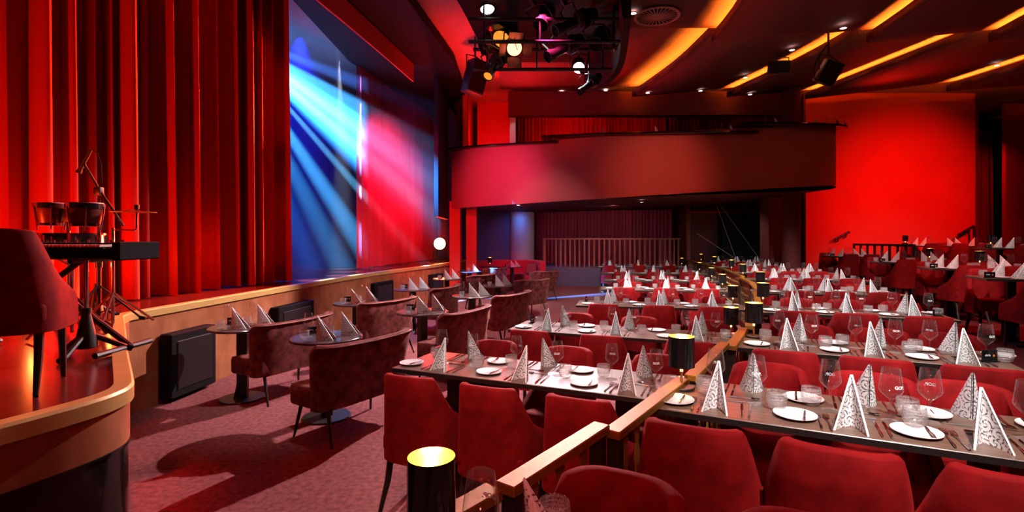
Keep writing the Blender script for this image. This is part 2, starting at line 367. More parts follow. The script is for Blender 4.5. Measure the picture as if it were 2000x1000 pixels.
def P(px, py, z):
    """point of the horizontal plane at height z that the photograph shows at this pixel"""
    y = (1.6-z)*1000/(py-465); return ((px-1000)/1000*y, y)

# ================================================================== ROOM
TB, TC, TD, ST = 0.12, 0.40, 0.66, 0.92          # tier heights and stage height
RAIL = [(-0.62, 0.74), (-0.043, 1.437), (0.339, 1.88), (0.867, 2.564), (1.40, 3.35), (1.824, 4.0), (2.5, 5.25), (3.23, 6.75), (3.75, 8.0), (4.12, 9.2), (4.8, 11.6), (5.3, 14.0), (5.55, 16.2)]
BC = [(1.7, -1.0), (2.35, 1.2), (3.35, 2.7), (4.35, 4.5), (5.15, 5.6), (5.9, 7.2), (6.45, 8.9), (6.9, 10.2), (7.5, 12.2), (7.9, 14.2)]
CD = [(6.0, -1.0), (7.4, 4.0), (8.2, 7.5), (8.7, 9.6), (9.0, 11.0), (8.9, 12.2), (8.85, 14.2)]
struct('floor', MB().box((2, 8.5, -0.05), (24, 24, 0.1)), 'carpet')
tb = [(-0.9, -1.0)] + RAIL + [(7.9, 16.2)] + BC[::-1]
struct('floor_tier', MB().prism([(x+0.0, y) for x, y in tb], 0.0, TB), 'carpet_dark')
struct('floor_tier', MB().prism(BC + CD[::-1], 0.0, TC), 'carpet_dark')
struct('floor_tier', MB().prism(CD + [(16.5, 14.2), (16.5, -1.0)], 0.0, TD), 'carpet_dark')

# stage block
LIP = smooth_path([(-3.3, -0.4), (-2.45, 0.75), (-2.0, 1.45), (-1.84, 1.84), (-1.76, 2.05), (-1.73, 2.2), (-1.76, 2.34), (-1.90, 2.53), (-2.29, 3.02), (-2.80, 3.68), (-3.36, 4.40)], 5) \
    + smooth_path([(-3.445, 4.60), (-3.34, 5.57), (-3.15, 7.16), (-2.83, 9.44), (-2.40, 11.3), (-2.0, 12.7), (-1.77, 13.9), (-1.52, 15.6), (-1.30, 17.0)], 5)
edge = LIP + [(-9, 17.0), (-9, -0.4)]
struct('floor_stage', MB().prism(edge, ST-0.05, ST-0.002), 'stage_floor')
nt = 51
struct('trim_1', MB().along(LIP, [(-0.055, ST-0.06), (-0.055, ST+0.012), (0.012, ST+0.012), (0.022, ST), (0.022, ST-0.06)]), 'gold_lip')
front = LIP[nt:]
tip = LIP[:nt+1]
struct('wall_stage_front', MB().along(front, [(-0.10, 0.0), (-0.10, ST-0.06), (0.0, ST-0.06), (0.0, 0.0)]), 'fascia')
struct('wall_stage_tip', MB().along(tip, [(-0.06, ST-0.24), (-0.06, ST-0.055), (0.006, ST-0.055), (0.006, ST-0.24)]), 'fascia')
struct('wall_stage_base', MB().along(tip, [(-0.06, 0.0), (-0.06, ST-0.24), (0.012, ST-0.24), (0.012, ST-0.252), (0.0, ST-0.256), (0.0, 0.0)]), 'black_gloss')

# stage walls and backdrop
struct('wall_stage_back', MB().box((-6.2, 16.9, 3.6), (5.6, 0.1, 5.4)), 'backdrop')
struct('wall_stage_left', MB().box((-8.9, 9.0, 3.6), (0.1, 16, 5.4)), 'backdrop')

# ceilings
struct('ceiling', MB().box((3.5, 7.9, 5.68), (25, 23, 0.12)), 'ceiling_paint')
S_far = [smooth_path(p, 4) for p in ([(3.05, 13.0), (3.42, 10.7), (3.50, 8.6)], [(5.45, 13.0), (5.90, 10.6), (6.05, 8.6)], [(7.55, 13.2), (8.05, 9.7), (8.1, 8.6)], [(10.6, 12.5), (10.75, 10.7), (10.8, 8.6)])]
S_near = [smooth_path(p, 4) for p in ([(3.35, 8.6), (3.2, 7.1), (2.5, 4.0), (1.3, 1.0)], [(5.95, 8.6), (5.75, 7.1), (5.1, 4.0), (4.2, 1.0)], [(8.0, 8.6), (7.7, 7.0), (7.2, 4.0), (6.6, 1.0)], [(11, 8.6), (11, 7), (10.6, 4), (10, 1)])]
def at_frac(path, f):
    k = f*(len(path)-1); i = min(int(k), len(path)-2); t = k-i
    return (path[i][0]*(1-t)+path[i+1][0]*t, path[i][1]*(1-t)+path[i+1][1]*t)
def ceiling_panel(L, R, z0, z1, th=0.10):
    mb = MB(); n = 14
    def fn(dz):
        def g(u, v):
            a = at_frac(L, u); b = at_frac(R, u); return (a[0]*(1-v)+b[0]*v, a[1]*(1-v)+b[1]*v, z0*(1-v)+z1*v+dz)
        return g
    mb.grid(fn(0), n, 3); mb.grid(fn(th), n, 3)
    for v in (0, 1): mb.grid(lambda u, w: (lambda p: (p[0], p[1], p[2]+w*th))(fn(0)(u, v)), n, 1)
    for u in (0, 1): mb.grid(lambda v, w: (lambda p: (p[0], p[1], p[2]+w*th))(fn(0)(u, v)), 3, 1)
    bm = bmesh.new(); me = mb.mesh('ceiling', 'ceiling_panel'); bm.from_mesh(me); bmesh.ops.remove_doubles(bm, verts=bm.verts, dist=1e-4)
    bmesh.ops.recalc_face_normals(bm, faces=bm.faces); bm.to_mesh(me); bm.free()
    return put('ceiling', me, kind='structure')
right_end_f = smooth_path([(13.5, 12.5), (13.6, 10.6), (13.6, 8.6)], 4); right_end_n = smooth_path([(13.6, 8.6), (13.5, 7), (13.2, 4), (13, 1)], 4)
for i in range(4):
    sh_ = lambda q: [(x+0.35, y) for x, y in q]
    ceiling_panel(S_far[i], sh_((S_far+[right_end_f])[i+1]), 5.18, 5.44)
    ceiling_panel(S_near[i], sh_((S_near+[right_end_n])[i+1]), 4.88, 5.13)
ceiling_panel(smooth_path([(-0.3, 8.6), (-0.4, 7.0), (-0.6, 4.0), (-0.8, 1.0)], 4), sh_(S_near[0]), 5.11, 5.13)
ceiling_panel([(-0.3, 13.2), (-0.3, 9.6)], sh_(S_far[0]), 5.44, 5.46)
struct('ceiling', MB().box((6.8, 8.62, 5.2), (13.5, 0.06, 0.62)), 'ceiling_panel') if False else None
for i in range(4):
    for nm, S, z in (('far', S_far, 5.18), ('near', S_near, 4.88)):
        p = S[i]
        o = put('light_strip', MB().along(p, [(-0.15, z+0.102), (-0.15, z+0.125), (-0.11, z+0.125), (-0.11, z+0.102)]).mesh('light_strip', 'led_cove'),
                label='glowing amber cove strip along the %s ceiling step, %s bay of the hall' % (ORD[i], 'far' if nm == 'far' else 'near'), cat='light strip', group='cove strips of the ceiling')
for S, z, nm in [(q, 5.18, 'far') for q in S_far] + [(q, 4.88, 'near') for q in S_near]:
    struct('trim_cove', MB().along(S, [(0.0, z), (0.0, z+0.155), (-0.02, z+0.155), (-0.02, z)]), 'ceiling_panel')
# flat black panel painted as the dark of the rig recess, and black drape
struct('ceiling_rig', MB().prism(smooth_path([(-0.45, 9.7), (-0.60, 8.4), (-0.80, 7.0), (-1.2, 5.0)], 4) + [(1.0, 5.0), (1.75, 8.0), (1.75, 9.7)], 4.93, 5.0), 'black_matte')
struct('trim_drape', MB().along(smooth_path([(1.45, 9.7), (1.72, 8.9), (1.72, 8.0), (1.45, 6.4)], 5), [(-0.04, 4.35), (-0.04, 4.95), (0.06, 4.95), (0.10, 4.6), (0.06, 4.35)]), 'black_matte')
# proscenium valance, dark arch and its red lit boxes
val = smooth_path([(-3.35, 5.6), (-2.95, 7.4), (-2.53, 9.0), (-2.15, 11.2), (-1.9, 13.4), (-1.75, 16.6)], 6)
struct('wall_valance', MB().along(val, [(-0.05, 5.75), (-0.05, 5.66), (0.62, 5.62), (0.62, 5.75)]), 'black_matte')
struct('wall_valance', MB().along(val, [(-0.06, 5.55), (-0.06, 5.7), (0.0, 5.7), (0.0, 5.55)]), 'black_matte')
struct('ceiling_soffit', MB().prism([(-3.5, 4.6), (-1.95, 4.6), (-1.66, 8.2), (-1.26, 11.1), (-1.25, 13.6), (-2.4, 16.4), (-3.5, 11.0)], 5.40, 5.6), 'black_matte')
struct('trim_pelmet', MB().along(smooth_path([(-2.86, 7.0), (-2.5, 9.0), (-2.15, 11.2)], 6), [(-0.03, 5.02), (-0.03, 5.4), (0.0, 5.4), (0.0, 5.02)]), 'wall_red')
struct('wall_arch', MB().box((-2.02, 16.7, 3.3), (0.75, 0.25, 4.9)), 'navy_paint')
struct('wall_arch', MB().box((-1.76, 12.8, 3.85), (0.1, 1.85, 3.5)), 'black_matte')  # dark arch strip, made wider to keep the beams off the balcony

# far wall, balcony
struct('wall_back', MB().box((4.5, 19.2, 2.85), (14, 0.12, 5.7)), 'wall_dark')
BAL = smooth_path([(-1.62, 13.75), (-1.0, 13.42), (0.4, 12.95), (2.4, 12.5), (4.5, 12.3), (6.6, 12.35), (7.7, 12.5), (8.05, 12.72), (8.15, 13.1), (8.15, 14.1)], 5)
zb = lambda f: 2.40 + 0.52*min(1, f*1.12)**1.2
zt = lambda f: 3.92 + 0.44*min(1, f*1.12)
struct('wall_balcony', MB().along(BAL, [(-0.16, zb), (-0.16, zt), (0.0, zt), (0.0, zb)]), 'balcony_paint')
mb = MB()
n = len(BAL)
a = mb.add([(x, y, zb(i/(n-1))+0.02) for i, (x, y) in enumerate(BAL)]); b = mb.add([(x, 19.15, zb(i/(n-1))+0.02) for i, (x, y) in enumerate(BAL)])
a2 = mb.add([(x, y, zb(i/(n-1))+0.25) for i, (x, y) in enumerate(BAL)]); b2 = mb.add([(x, 19.15, zb(i/(n-1))+0.25) for i, (x, y) in enumerate(BAL)])
for i in range(n-1): mb.face([a+i, a+i+1, b+i+1, b+i]); mb.face([a2+i, b2+i, b2+i+1, a2+i+1])
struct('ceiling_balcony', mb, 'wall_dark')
def ledge(f0, f1, z, lab, wdt=0.36):
    k0, k1 = int(f0*(n-1)), int(f1*(n-1)); p = BAL[k0:k1+1]
    o = put('ledge', MB().along(p, [(-0.26, z), (-0.26, z+0.05), (wdt-0.2, z+0.05), (wdt-0.18, z+0.025), (wdt-0.2, z)]).mesh('ledge', 'black_gloss'), label=lab, cat='ledge', group='counter ledges on the balcony')
    return p
led1 = ledge(0.0, 0.28, 3.95, 'dark counter ledge at the stage end of the balcony')
led2 = ledge(0.25, 0.53, 4.09, 'dark counter ledge in the middle of the balcony', 0.40)
led3 = ledge(0.51, 0.80, 4.29, 'dark glossy counter ledge at the column end of the balcony', 0.46)
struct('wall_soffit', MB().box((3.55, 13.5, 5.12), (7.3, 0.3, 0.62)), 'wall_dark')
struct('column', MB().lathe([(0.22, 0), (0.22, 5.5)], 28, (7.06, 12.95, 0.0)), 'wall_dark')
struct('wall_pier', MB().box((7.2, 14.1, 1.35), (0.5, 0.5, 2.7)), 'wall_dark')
struct('wall_pier', MB().box((7.55, 14.05, 1.5), (0.30, 0.5, 3.0)), 'black_matte')
struct('wall_red', MB().box((10.5, 14.26, 2.8), (4.7, 0.12, 5.7)), 'wall_red')
struct('wall_right_reveal', MB().box((12.9, 15.2, 2.8), (0.1, 2.0, 5.6)), 'wall_dark')
struct('wall_right', MB().box((16.2, 15.3, 2.8), (3.0, 0.12, 5.6)), 'wall_red')
struct('wall_recess', MB().box((14.5, 17.2, 2.8), (5, 0.12, 5.6)), 'black_matte')
struct('wall_balcony_left', MB().box((-1.25, 15.6, 4.2), (0.12, 4.0, 3.0)), 'wall_red')
struct('wall_balcony_left', MB().box((-0.55, 15.2, 4.4), (0.95, 0.12, 2.6)), 'wall_red')
struct('wall_balcony_left', MB().box((0.02, 14.9, 4.4), (0.17, 0.7, 2.6)), 'column_paint')
struct('wall_left_pier', MB().box((-1.55, 14.1, 1.3), (0.28, 0.5, 2.6)), 'wall_red')
struct('wall_left_pier', MB().box((-1.13, 14.4, 1.25), (0.28, 0.4, 2.5)), 'wall_red')
struct('wall_left', MB().box((-0.9, 17.9, 1.25), (2.0, 0.1, 2.5)), 'navy_paint')
struct('column', MB().lathe([(0.42, 0), (0.42, 2.5)], 28, (0.35, 17.9, 0)), 'column_paint')
# bar platform with its slat balustrade
PL = smooth_path([(-0.4, 17.6), (0.8, 17.25), (2.4, 17.0), (4.2, 16.95), (5.8, 17.0)], 5)
struct('floor_platform', MB().prism(PL + [(5.8, 19.1), (-0.4, 19.1)], 0, 0.64), 'navy_paint')
bal = thing('balustrade', 'far brown slat balustrade on the navy platform below the balcony', 'railing', (0, 0, 0))
put('handrail', MB().along(PL[6:-1], [(-0.03, 1.55), (-0.03, 1.60), (0.03, 1.60), (0.03, 1.55)]).mesh('handrail', 'rust_paint'), bal)
put('post', MB().box((PL[6][0], PL[6][1], 1.12), (0.09, 0.05, 0.96)).mesh('post', 'rust_paint'), bal)
sl = MB().box((0, 0, 0.455), (0.052, 0.03, 0.91)).mesh('slat', 'rust_paint')
tot = PL[7:-1]
for k in range(26):
    x, y = at_frac(tot, (k+0.5)/26); put('slat', sl, bal, (x, y, 0.64))

def curtain(path, z0, z1, mat, folds, depth, seed, nz=6, pinch=0.0, skew=0.6):
    """gathered cloth hung along a plan path: uneven round folds, one sheet"""
    R = random.Random(seed); ws = [R.uniform(0.55, 1.5) for _ in range(folds)]; tot = sum(ws); cum = [0]
    for x in ws: cum.append(cum[-1]+x/tot)
    dp = [R.uniform(0.6, 1.2) for _ in range(folds)]; ph = [R.uniform(-1, 1) for _ in range(folds)]
    P2 = [Vector(p) for p in path]; L = [0]
    for p, q in zip(P2, P2[1:]): L.append(L[-1]+(q-p).length)
    def pos(s):
        d = s*L[-1]; i = 0
        while i < len(L)-2 and L[i+1] < d: i += 1
        t = (d-L[i])/max(1e-6, L[i+1]-L[i]); p = P2[i].lerp(P2[i+1], t); tt = (P2[i+1]-P2[i]).normalized(); return p, Vector((tt.y, -tt.x)), tt
    per = 12; N = folds*per; mb = MB()
    def fn(u, v):
        k = min(int(u*N)//per, folds-1); t = (u*N-k*per)/per
        s = cum[k]+(cum[k+1]-cum[k])*t; p, nn, tt = pos(min(s, 1))
        off = depth*dp[k]*(0.5-0.5*math.cos(2*PI*t))**0.8*(0.75+0.25*(1-v))
        sh = skew*depth*dp[k]*math.sin(2*PI*t)*0.5 + 0.03*ph[k]*(1-v)*math.sin(PI*t)
        q = p + nn*off + tt*sh
        return (q.x, q.y, z0+(z1-z0)*v + (0.006*math.sin(5*k) if v == 0 else 0))
    mb.grid(fn, N, nz); return mb.mesh('curtain', mat, 80)
single('stage_curtain', curtain(smooth_path([(-5.2, 2.6), (-4.72, 4.5), (-4.5, 5.4), (-4.05, 7.0), (-3.66, 8.25)], 5), ST+0.01, 6.4, 'stage_curtain', 23, 0.34, 4, 6, 0, 0.5), 'main red velvet stage curtain in deep folds behind the keyboard', 'curtain', (0, 0, 0))
single('stage_curtain', curtain(smooth_path([(-3.42, 11.25), (-3.1, 13.0), (-2.75, 15.0), (-2.46, 16.5)], 5), ST+0.01, 6.2, 'side_curtain', 34, 0.10, 5), 'pleated red stage curtain beyond the blue beams', 'curtain', (0, 0, 0))
single('wall_drape', curtain([(0.55, 18.75), (5.9, 18.75)], 0.66, 2.62, 'drape_dark', 44, 0.10, 6, 3), 'dark burgundy drape behind the slat balustrade below the balcony', 'curtain', (0, 0, 0))
single('wall_drape', curtain([(0.15, 15.5), (4.6, 15.2)], 3.0, 5.6, 'stage_curtain', 40, 0.11, 7, 3), 'red drape along the back of the balcony', 'curtain', (0, 0, 0))
single('wall_drape', curtain([(4.65, 15.2), (8.1, 15.2)], 3.0, 5.6, 'drape_dark', 34, 0.11, 9, 3), 'dim dark drape at the back of the balcony behind the column', 'curtain', (0, 0, 0))
single('wall_drape', curtain([(-1.55, 14.3), (-1.2, 16.2)], 3.9, 5.4, 'stage_curtain', 8, 0.10, 8, 3), 'short bright red drape above the stage end of the balcony', 'curtain', (0, 0, 0))
single('wall_drape', curtain([(14.2, 16.6), (15.6, 16.6)], 0.7, 5.1, 'stage_curtain', 7, 0.2, 10, 3), 'red brown drape in the dark recess beside the big red wall', 'curtain', (0, 0, 0))

# glass partition under the balcony
gp = thing('glass_partition', 'dark glass partition in a rust red frame below the balcony', 'partition', (0, 0, 0))
X0, X1, Yg = 5.98, 8.75, 17.4
put('frame_post', MB().box((X0, Yg, 1.4), (0.12, 0.12, 2.76)).mesh('frame_post', 'rust_paint'), gp)
put('frame_rail', MB().box(((X0+X1)/2, Yg, 2.48), (X1-X0, 0.1, 0.06)).mesh('frame_rail', 'rust_paint'), gp)
for x0, x1 in ((X0+0.06, 7.0), (7.15, X1)):
    put('pane', MB().box(((x0+x1)/2, Yg+0.05, 1.25), (x1-x0, 0.02, 2.4)).mesh('pane', 'dark_glass'), gp)
put('mullion', MB().box((7.075, Yg+0.04, 1.25), (0.15, 0.06, 2.4)).mesh('mullion', 'black_matte'), gp)
struct('wall_partition_end', MB().box((8.75, 17.2, 1.35), (0.5, 0.4, 2.7)), 'wall_red')
cb = thing('crossed_cables', 'thin steel cables crossing before the dark glass partition', 'cable', (0, 0, 0))
for p, q in (((6.7, 16.6, 2.75), (8.6, 16.6, 0.13)), ((6.6, 16.6, 2.75), (7.55, 16.6, 0.13)), ((8.45, 16.6, 2.8), (8.2, 16.6, 0.13)), ((8.3, 16.6, 2.6), (9.0, 16.6, 1.5)), ((9.0, 16.6, 1.5), (8.2, 16.6, 0.4)), ((6.0, 16.6, 1.75), (7.3, 16.6, 0.9))):
    put('cable', MB().tube(p, q, 0.008, n=5).mesh('cable', 'column_paint'), cb)

# downlights
dl = Proto('downlight', 'downlight')
dl.part('trim_ring', MB().lathe([(0.045, 0), (0.06, 0), (0.062, -0.006), (0.045, -0.01)], 16).mesh('trim_ring', 'white_print'))
dl.part('lens', MB().lathe([(0, -0.004), (0.045, -0.006)], 16).mesh('lens', 'downlight'))
names = [(1009, 186, 5.6, 'above the lit end of the balcony wall'), (1097, 179, 5.6, 'above the balcony, second from the stage'), (1183, 176, 5.6, 'above the balcony just before the amber strip'), (1265, 181, 5.18, 'right beside the end of the first amber strip'),
         (1368, 177, 5.3, 'above the balcony midway between two amber strips'), (1465, 184, 5.18, 'above the balcony near the column'), (1456, 151, 5.3, 'in the dark panel before the column'), (1547, 97, 5.3, 'close to the black speaker on the column'),
         (1237, 25, 5.09, 'beside the round air diffuser'), (1222, 71, 5.6, 'between the two air diffusers'), (1647, 54, 4.98, 'in the dark near panel above the second speaker'), (1947, 127, 5.33, 'in the far panel by the outer wall')]
for px, py, z, lab in names:
    x, y = P(px, py, z); dl.make('small round ceiling downlight ' + lab, (x, y, z-0.002), group='ceiling downlights')
for px, py, z, lab in ((1012, 400, 2.43, 'white downlight under the stage end of the balcony'), (1253, 394, 2.56, 'bright white downlight under the middle of the balcony'), (1436, 383, 2.72, 'faint downlight under the balcony before the glass partition')):
    x, y = P(px, py, z); dl.make(lab, (x, y, z-0.003), group='balcony downlights')
# air diffusers
ad = Proto('air_diffuser', 'air vent')
ad.part('rim', MB().lathe([(0.31, 0), (0.36, 0), (0.355, -0.012), (0.31, -0.012)], 40).mesh('rim', 'diffuser_paint'))
ad.part('core', MB().lathe([(0, -0.012), (0.09, -0.012), (0.09, 0)], 24).mesh('core', 'diffuser_paint'))
ad.part('backing', MB().lathe([(0, -0.002), (0.31, -0.002)], 40).mesh('backing', 'black_matte'))
mb = MB()
for k in range(28): mb.box((0.20, 0, -0.008), (0.225, 0.02, 0.006), Matrix.Rotation(2*PI*k/28, 4, 'Z'))
ad.part('vane', mb.mesh('vane', 'diffuser_paint'))
x, y = P(1283, 33, 5.09); ad.make('round ceiling air diffuser with radial vanes in the near panel', (x, y, 5.098), group='air diffusers')
x, y = P(1245, 98, 5.6); ad.make('round ceiling air diffuser in the shadow behind the light rig', (x, y, 5.62), group='air diffusers')

# ================================================================== STAGE FRONT VENTS
def vent(p0, p1, z0, z1, lab):
    p0 = Vector(p0); p1 = Vector(p1); d = p1-p0; c = (p0+p1)/2; t = thing('floor_monitor', lab, 'speaker', (c.x+0.075, c.y, z0), math.atan2(d.y, d.x), 'black boxes along the stage front')
    wd = d.length; h = z1-z0
    put('cabinet', MB().rbox((0, -0.0, h/2), (wd, 0.13, h), 0.012, 1).mesh('cabinet', 'black_matte'), t)
    put('grille', MB().rbox((0, -0.067, h/2), (wd*0.78, 0.02, h*0.76), 0.008, 1).mesh('grille', 'black_metal'), t)
    return t
vent((-3.41, 4.92), (-3.34, 5.55), 0.04, 0.67, 'largest black box against the stage front, nearest the stage corner')
vent((-3.21, 6.75), (-3.09, 7.65), 0.08, 0.68, 'black box against the stage front behind the first round table')
vent((-2.78, 9.9), (-2.62, 10.75), 0.1, 0.72, 'black box against the stage front behind the second stage side table')
vent((-2.1, 12.5), (-1.9, 13.2), 0.1, 0.7, 'farthest black box against the stage front')

# ================================================================== TABLEWARE PROTOTYPES
GL = [(0.0, 0.001), (0.033, 0.001), (0.034, 0.0025), (0.02, 0.005), (0.006, 0.009), (0.0038, 0.02), (0.0036, 0.078), (0.0055, 0.088), (0.016, 0.096), (0.036, 0.116), (0.0415, 0.126), (0.0405, 0.14), (0.036, 0.175), (0.0305, 0.214), (0.0297, 0.2145), (0.0353, 0.175)]
wine_me = MB().lathe(GL, 26).mesh('wine_glass', 'glass', 50)
TU = [(0, 0.004), (0.02, 0.003), (0.032, 0.010), (0.0395, 0.030), (0.041, 0.050), (0.0385, 0.072), (0.0365, 0.080), (0.035, 0.0805), (0.0355, 0.072), (0.0365, 0.05), (0.034, 0.033), (0.022, 0.020), (0, 0.016)]
tumbler_me = MB().lathe(TU, 26).mesh('tumbler', 'tumbler_glass', 50)
plate_me = MB().lathe([(0, 0.006), (0.052, 0.006), (0.074, 0.013), (0.081, 0.015), (0.0815, 0.0125), (0.055, 0.0), (0, 0.0)], 36).mesh('side_plate', 'porcelain', 50)
NA, NC, NT = Vector((-0.050, -0.070, 0)), Vector((0, 0.022, 0)), Vector((0, 0.036, 0.192))
def napkin_mesh(NA=NA, NC=NC, NT=NT):
    mb = MB()
    for sgn in (-1, 1):
        A = Vector((NA.x*-sgn, NA.y, 0)); nrm = (A-NC).cross(NT-NC).normalized()
        if nrm.y < 0: nrm = -nrm
        def surf(off, bulge):
            def fn(u, v):
                c = NC.lerp(NT, v); a = A.lerp(NT, v); p = c.lerp(a, u) + nrm*(off + bulge*math.sin(PI*min(1, u*1.02))*(1-v)**0.8)
                return (p.x, p.y, max(0.0005, p.z))
            return fn
        wlen = (A-NC).length
        uvf = lambda u, v: (sgn*(0.004+u*(1-v)*wlen), v*0.2)
        mb.grid(surf(0.005, 0.013), 6, 8, uvf); mb.grid(surf(-0.002, 0.006), 6, 8, lambda u, v: (sgn*(0.004+u*(1-v)*wlen)+0.31, v*0.2))
        f1, f2 = surf(0.005, 0.013), surf(-0.002, 0.006)
        mb.grid(lambda v, w_: tuple(Vector(f1(1, v)).lerp(Vector(f2(1, v)), w_)), 8, 1, lambda v, w_: (0.9, 0.9))
        mb.grid(lambda u, w_: tuple(Vector(f1(u, 0)).lerp(Vector(f2(u, 0)), w_)), 6, 1, lambda v, w_: (0.9, 0.9))
    return mb.mesh('napkin', 'napkin', 60)
napkin_me = napkin_mesh()
SA, SC2, ST2 = Vector((-0.034, -0.135, 0)), Vector((0, 0.035, 0)), Vector((0, 0.030, 0.205))
side_napkin_me = napkin_mesh(SA, SC2, ST2)
LOGO = 'G\u00d6P.' if False else 'GOP.'
nap_txt = text_mesh(LOGO, 0.026, 'print_grey', 0.0006)
A = NA; e1 = (A-NC).normalized(); nr = (A-NC).cross(NT-NC).normalized(); nr = nr if nr.y > 0 else -nr
e2 = nr.cross(e1); e2 = e2 if e2.z > 0 else -e2
TXM = Matrix((e1, e2, nr)).transposed().to_4x4(); TXM.translation = NC.lerp(A, 0.66) + e2*0.012 + nr*0.0165
side_txt = nap_txt.copy(); nap_txt.transform(TXM)
A = SA; e1 = (A-SC2).normalized(); nr = (A-SC2).cross(ST2-SC2).normalized(); nr = nr if nr.x < 0 else -nr
e2 = nr.cross(e1); e2 = e2 if e2.z > 0 else -e2
TXM = Matrix((e1, e2, nr)).transposed().to_4x4(); TXM.translation = SC2.lerp(A, 0.6) + e2*0.012 + nr*0.0175
side_txt.transform(TXM)
logo_me = text_mesh(LOGO, 0.017, 'white_print', 0.0008)
tick = MB()
for k in range(3): tick.box((0.002, 0.026+0.008*k, 0), (0.006-0.001*k, 0.0012, 0.0002)); 
def bend(me, z0, r_at):
    for v in me.vertices:
        z = z0+v.co.y; r = r_at(z)+0.0007; a = v.co.x/r; v.co = (r*math.sin(a), -r*math.cos(a), z)
rad = lambda z: 0.0405 + (0.036-0.0405)*max(0, z-0.14)/0.035
bend(logo_me, 0.139, rad); tick_me = tick.mesh('fill_marks', 'white_print'); bend(tick_me, 0.139, rad)

def knife(s=1.0):
    mb = MB(); mb.prism([(-0.004*s, 0.0), (0.005*s, 0.0), (0.0065*s, 0.06*s), (0.004*s, 0.10*s), (-0.004*s, 0.085*s)], 0.0015, 0.0032)
    mb.sweep([(0, 0, 0.004), (0, -0.03*s, 0.0045), (0, -0.075*s, 0.005), (0, -0.10*s, 0.005)], [0.0022, 0.004, 0.005, 0.0035], 6); return mb.mesh('knife', 'chrome')
def fork():
    mb = MB(); mb.sweep([(0, -0.10, 0.005), (0, -0.08, 0.005), (0, -0.03, 0.004), (0, 0.03, 0.006)], [0.0032, 0.0048, 0.003, 0.002], 6)
    mb.prism([(-0.003, 0.028), (0.003, 0.028), (0.011, 0.045), (0.011, 0.055), (-0.011, 0.055), (-0.011, 0.045)], 0.004, 0.006)
    for k in range(4): mb.box((-0.009+0.006*k, 0.074, 0.007), (0.0032, 0.04, 0.0018))
    return mb.mesh('fork', 'chrome')
def spoon():
    mb = MB(); mb.sweep([(0, -0.07, 0.005), (0, 0.02, 0.004)], [0.0035, 0.002], 6)
    b0 = len(mb.v); mb.lathe([(0, 0), (0.011, 0.003), (0.014, 0.006)], 12, (0, 0, 0))
    for i in range(b0, len(mb.v)): x, y, z = mb.v[i]; mb.v[i] = (x, y*1.55+0.04, z+0.001)
    return mb.mesh('spoon', 'chrome')
knife_me, small_knife_me, fork_me, spoon_me = knife(), knife(0.72), fork(), spoon()

lamp_p = Proto('table_lamp', 'lamp')
lamp_p.part('base', MB().lathe([(0, 0), (0.058, 0), (0.06, 0.003), (0.06, 0.011), (0.057, 0.014), (0, 0.014)], 32).mesh('base', 'black_metal'))
lamp_p.part('stem', MB().lathe([(0.006, 0.014), (0.006, 0.075), (0.009, 0.077), (0.009, 0.085), (0, 0.085)], 14).mesh('stem', 'brass'))
lamp_p.part('candle_tube', MB().lathe([(0.0075, 0.085), (0.0075, 0.15), (0, 0.152)], 14).mesh('candle_tube', 'candle_stem'), label='glowing candle tube')
lamp_p.part('bulb', MB().lathe([(0, 0.15), (0.016, 0.158), (0.019, 0.18), (0.014, 0.205), (0, 0.215)], 14).mesh('bulb', 'bulb_warm'), label='lit bulb')
sh = lamp_p.part('shade', MB().lathe([(0.0615, 0.110), (0.0615, 0.254), (0.0605, 0.2545), (0.0605, 0.110)], 36).mesh('shade', 'black_gloss'), label='black drum shade')
lamp_p.part('lining', MB().lathe([(0.0600, 0.111), (0.0600, 0.2546), (0.0608, 0.2552)], 36).mesh('lining', 'shade_gold'), under=sh, label='gold shade lining')
mb = MB()
for k in range(3): mb.tube((0, 0, 0.20), (0.06*math.cos(2.1*k), 0.06*math.sin(2.1*k), 0.205), 0.0014, n=5)
lamp_p.part('spider', mb.mesh('spider', 'brass'))
def table_lamp(x, y, z, lab, group='cordless lamps along the brass rail', s=1.0):
    t = lamp_p.make(lab, (x, y, z), random.uniform(0, 6), group, s)
    point('lamp_glow', (0, 0, 0.235), 1.1, (1, 0.62, 0.2), 0.02, t); return t

card_p = Proto('menu_card', 'card holder')
card_p.part('panel', MB().rbox((0, 0, 0.036), (0.10, 0.008, 0.066), 0.002, 1).mesh('panel', 'black_gloss'))
card_p.part('foot', MB().rbox((0, 0, 0.003), (0.10, 0.045, 0.006), 0.002, 1).mesh('foot', 'black_gloss'))
mb = MB()
for k in range(5): mb.box((-0.030+0.007*k, -0.0046, 0.037+0.003*(k % 2)), (0.004, 0.0006, 0.010))
card_p.part('print', mb.mesh('print', 'white_print')); 
card_p.part('print_dot', MB().lathe([(0, 0), (0.007, 0), (0.007, 0.0006)], 12, M=Matrix.Translation((0.024, -0.0042, 0.036)) @ Matrix.Rotation(PI/2, 4, 'X')).mesh('print_dot', 'orange_print'))

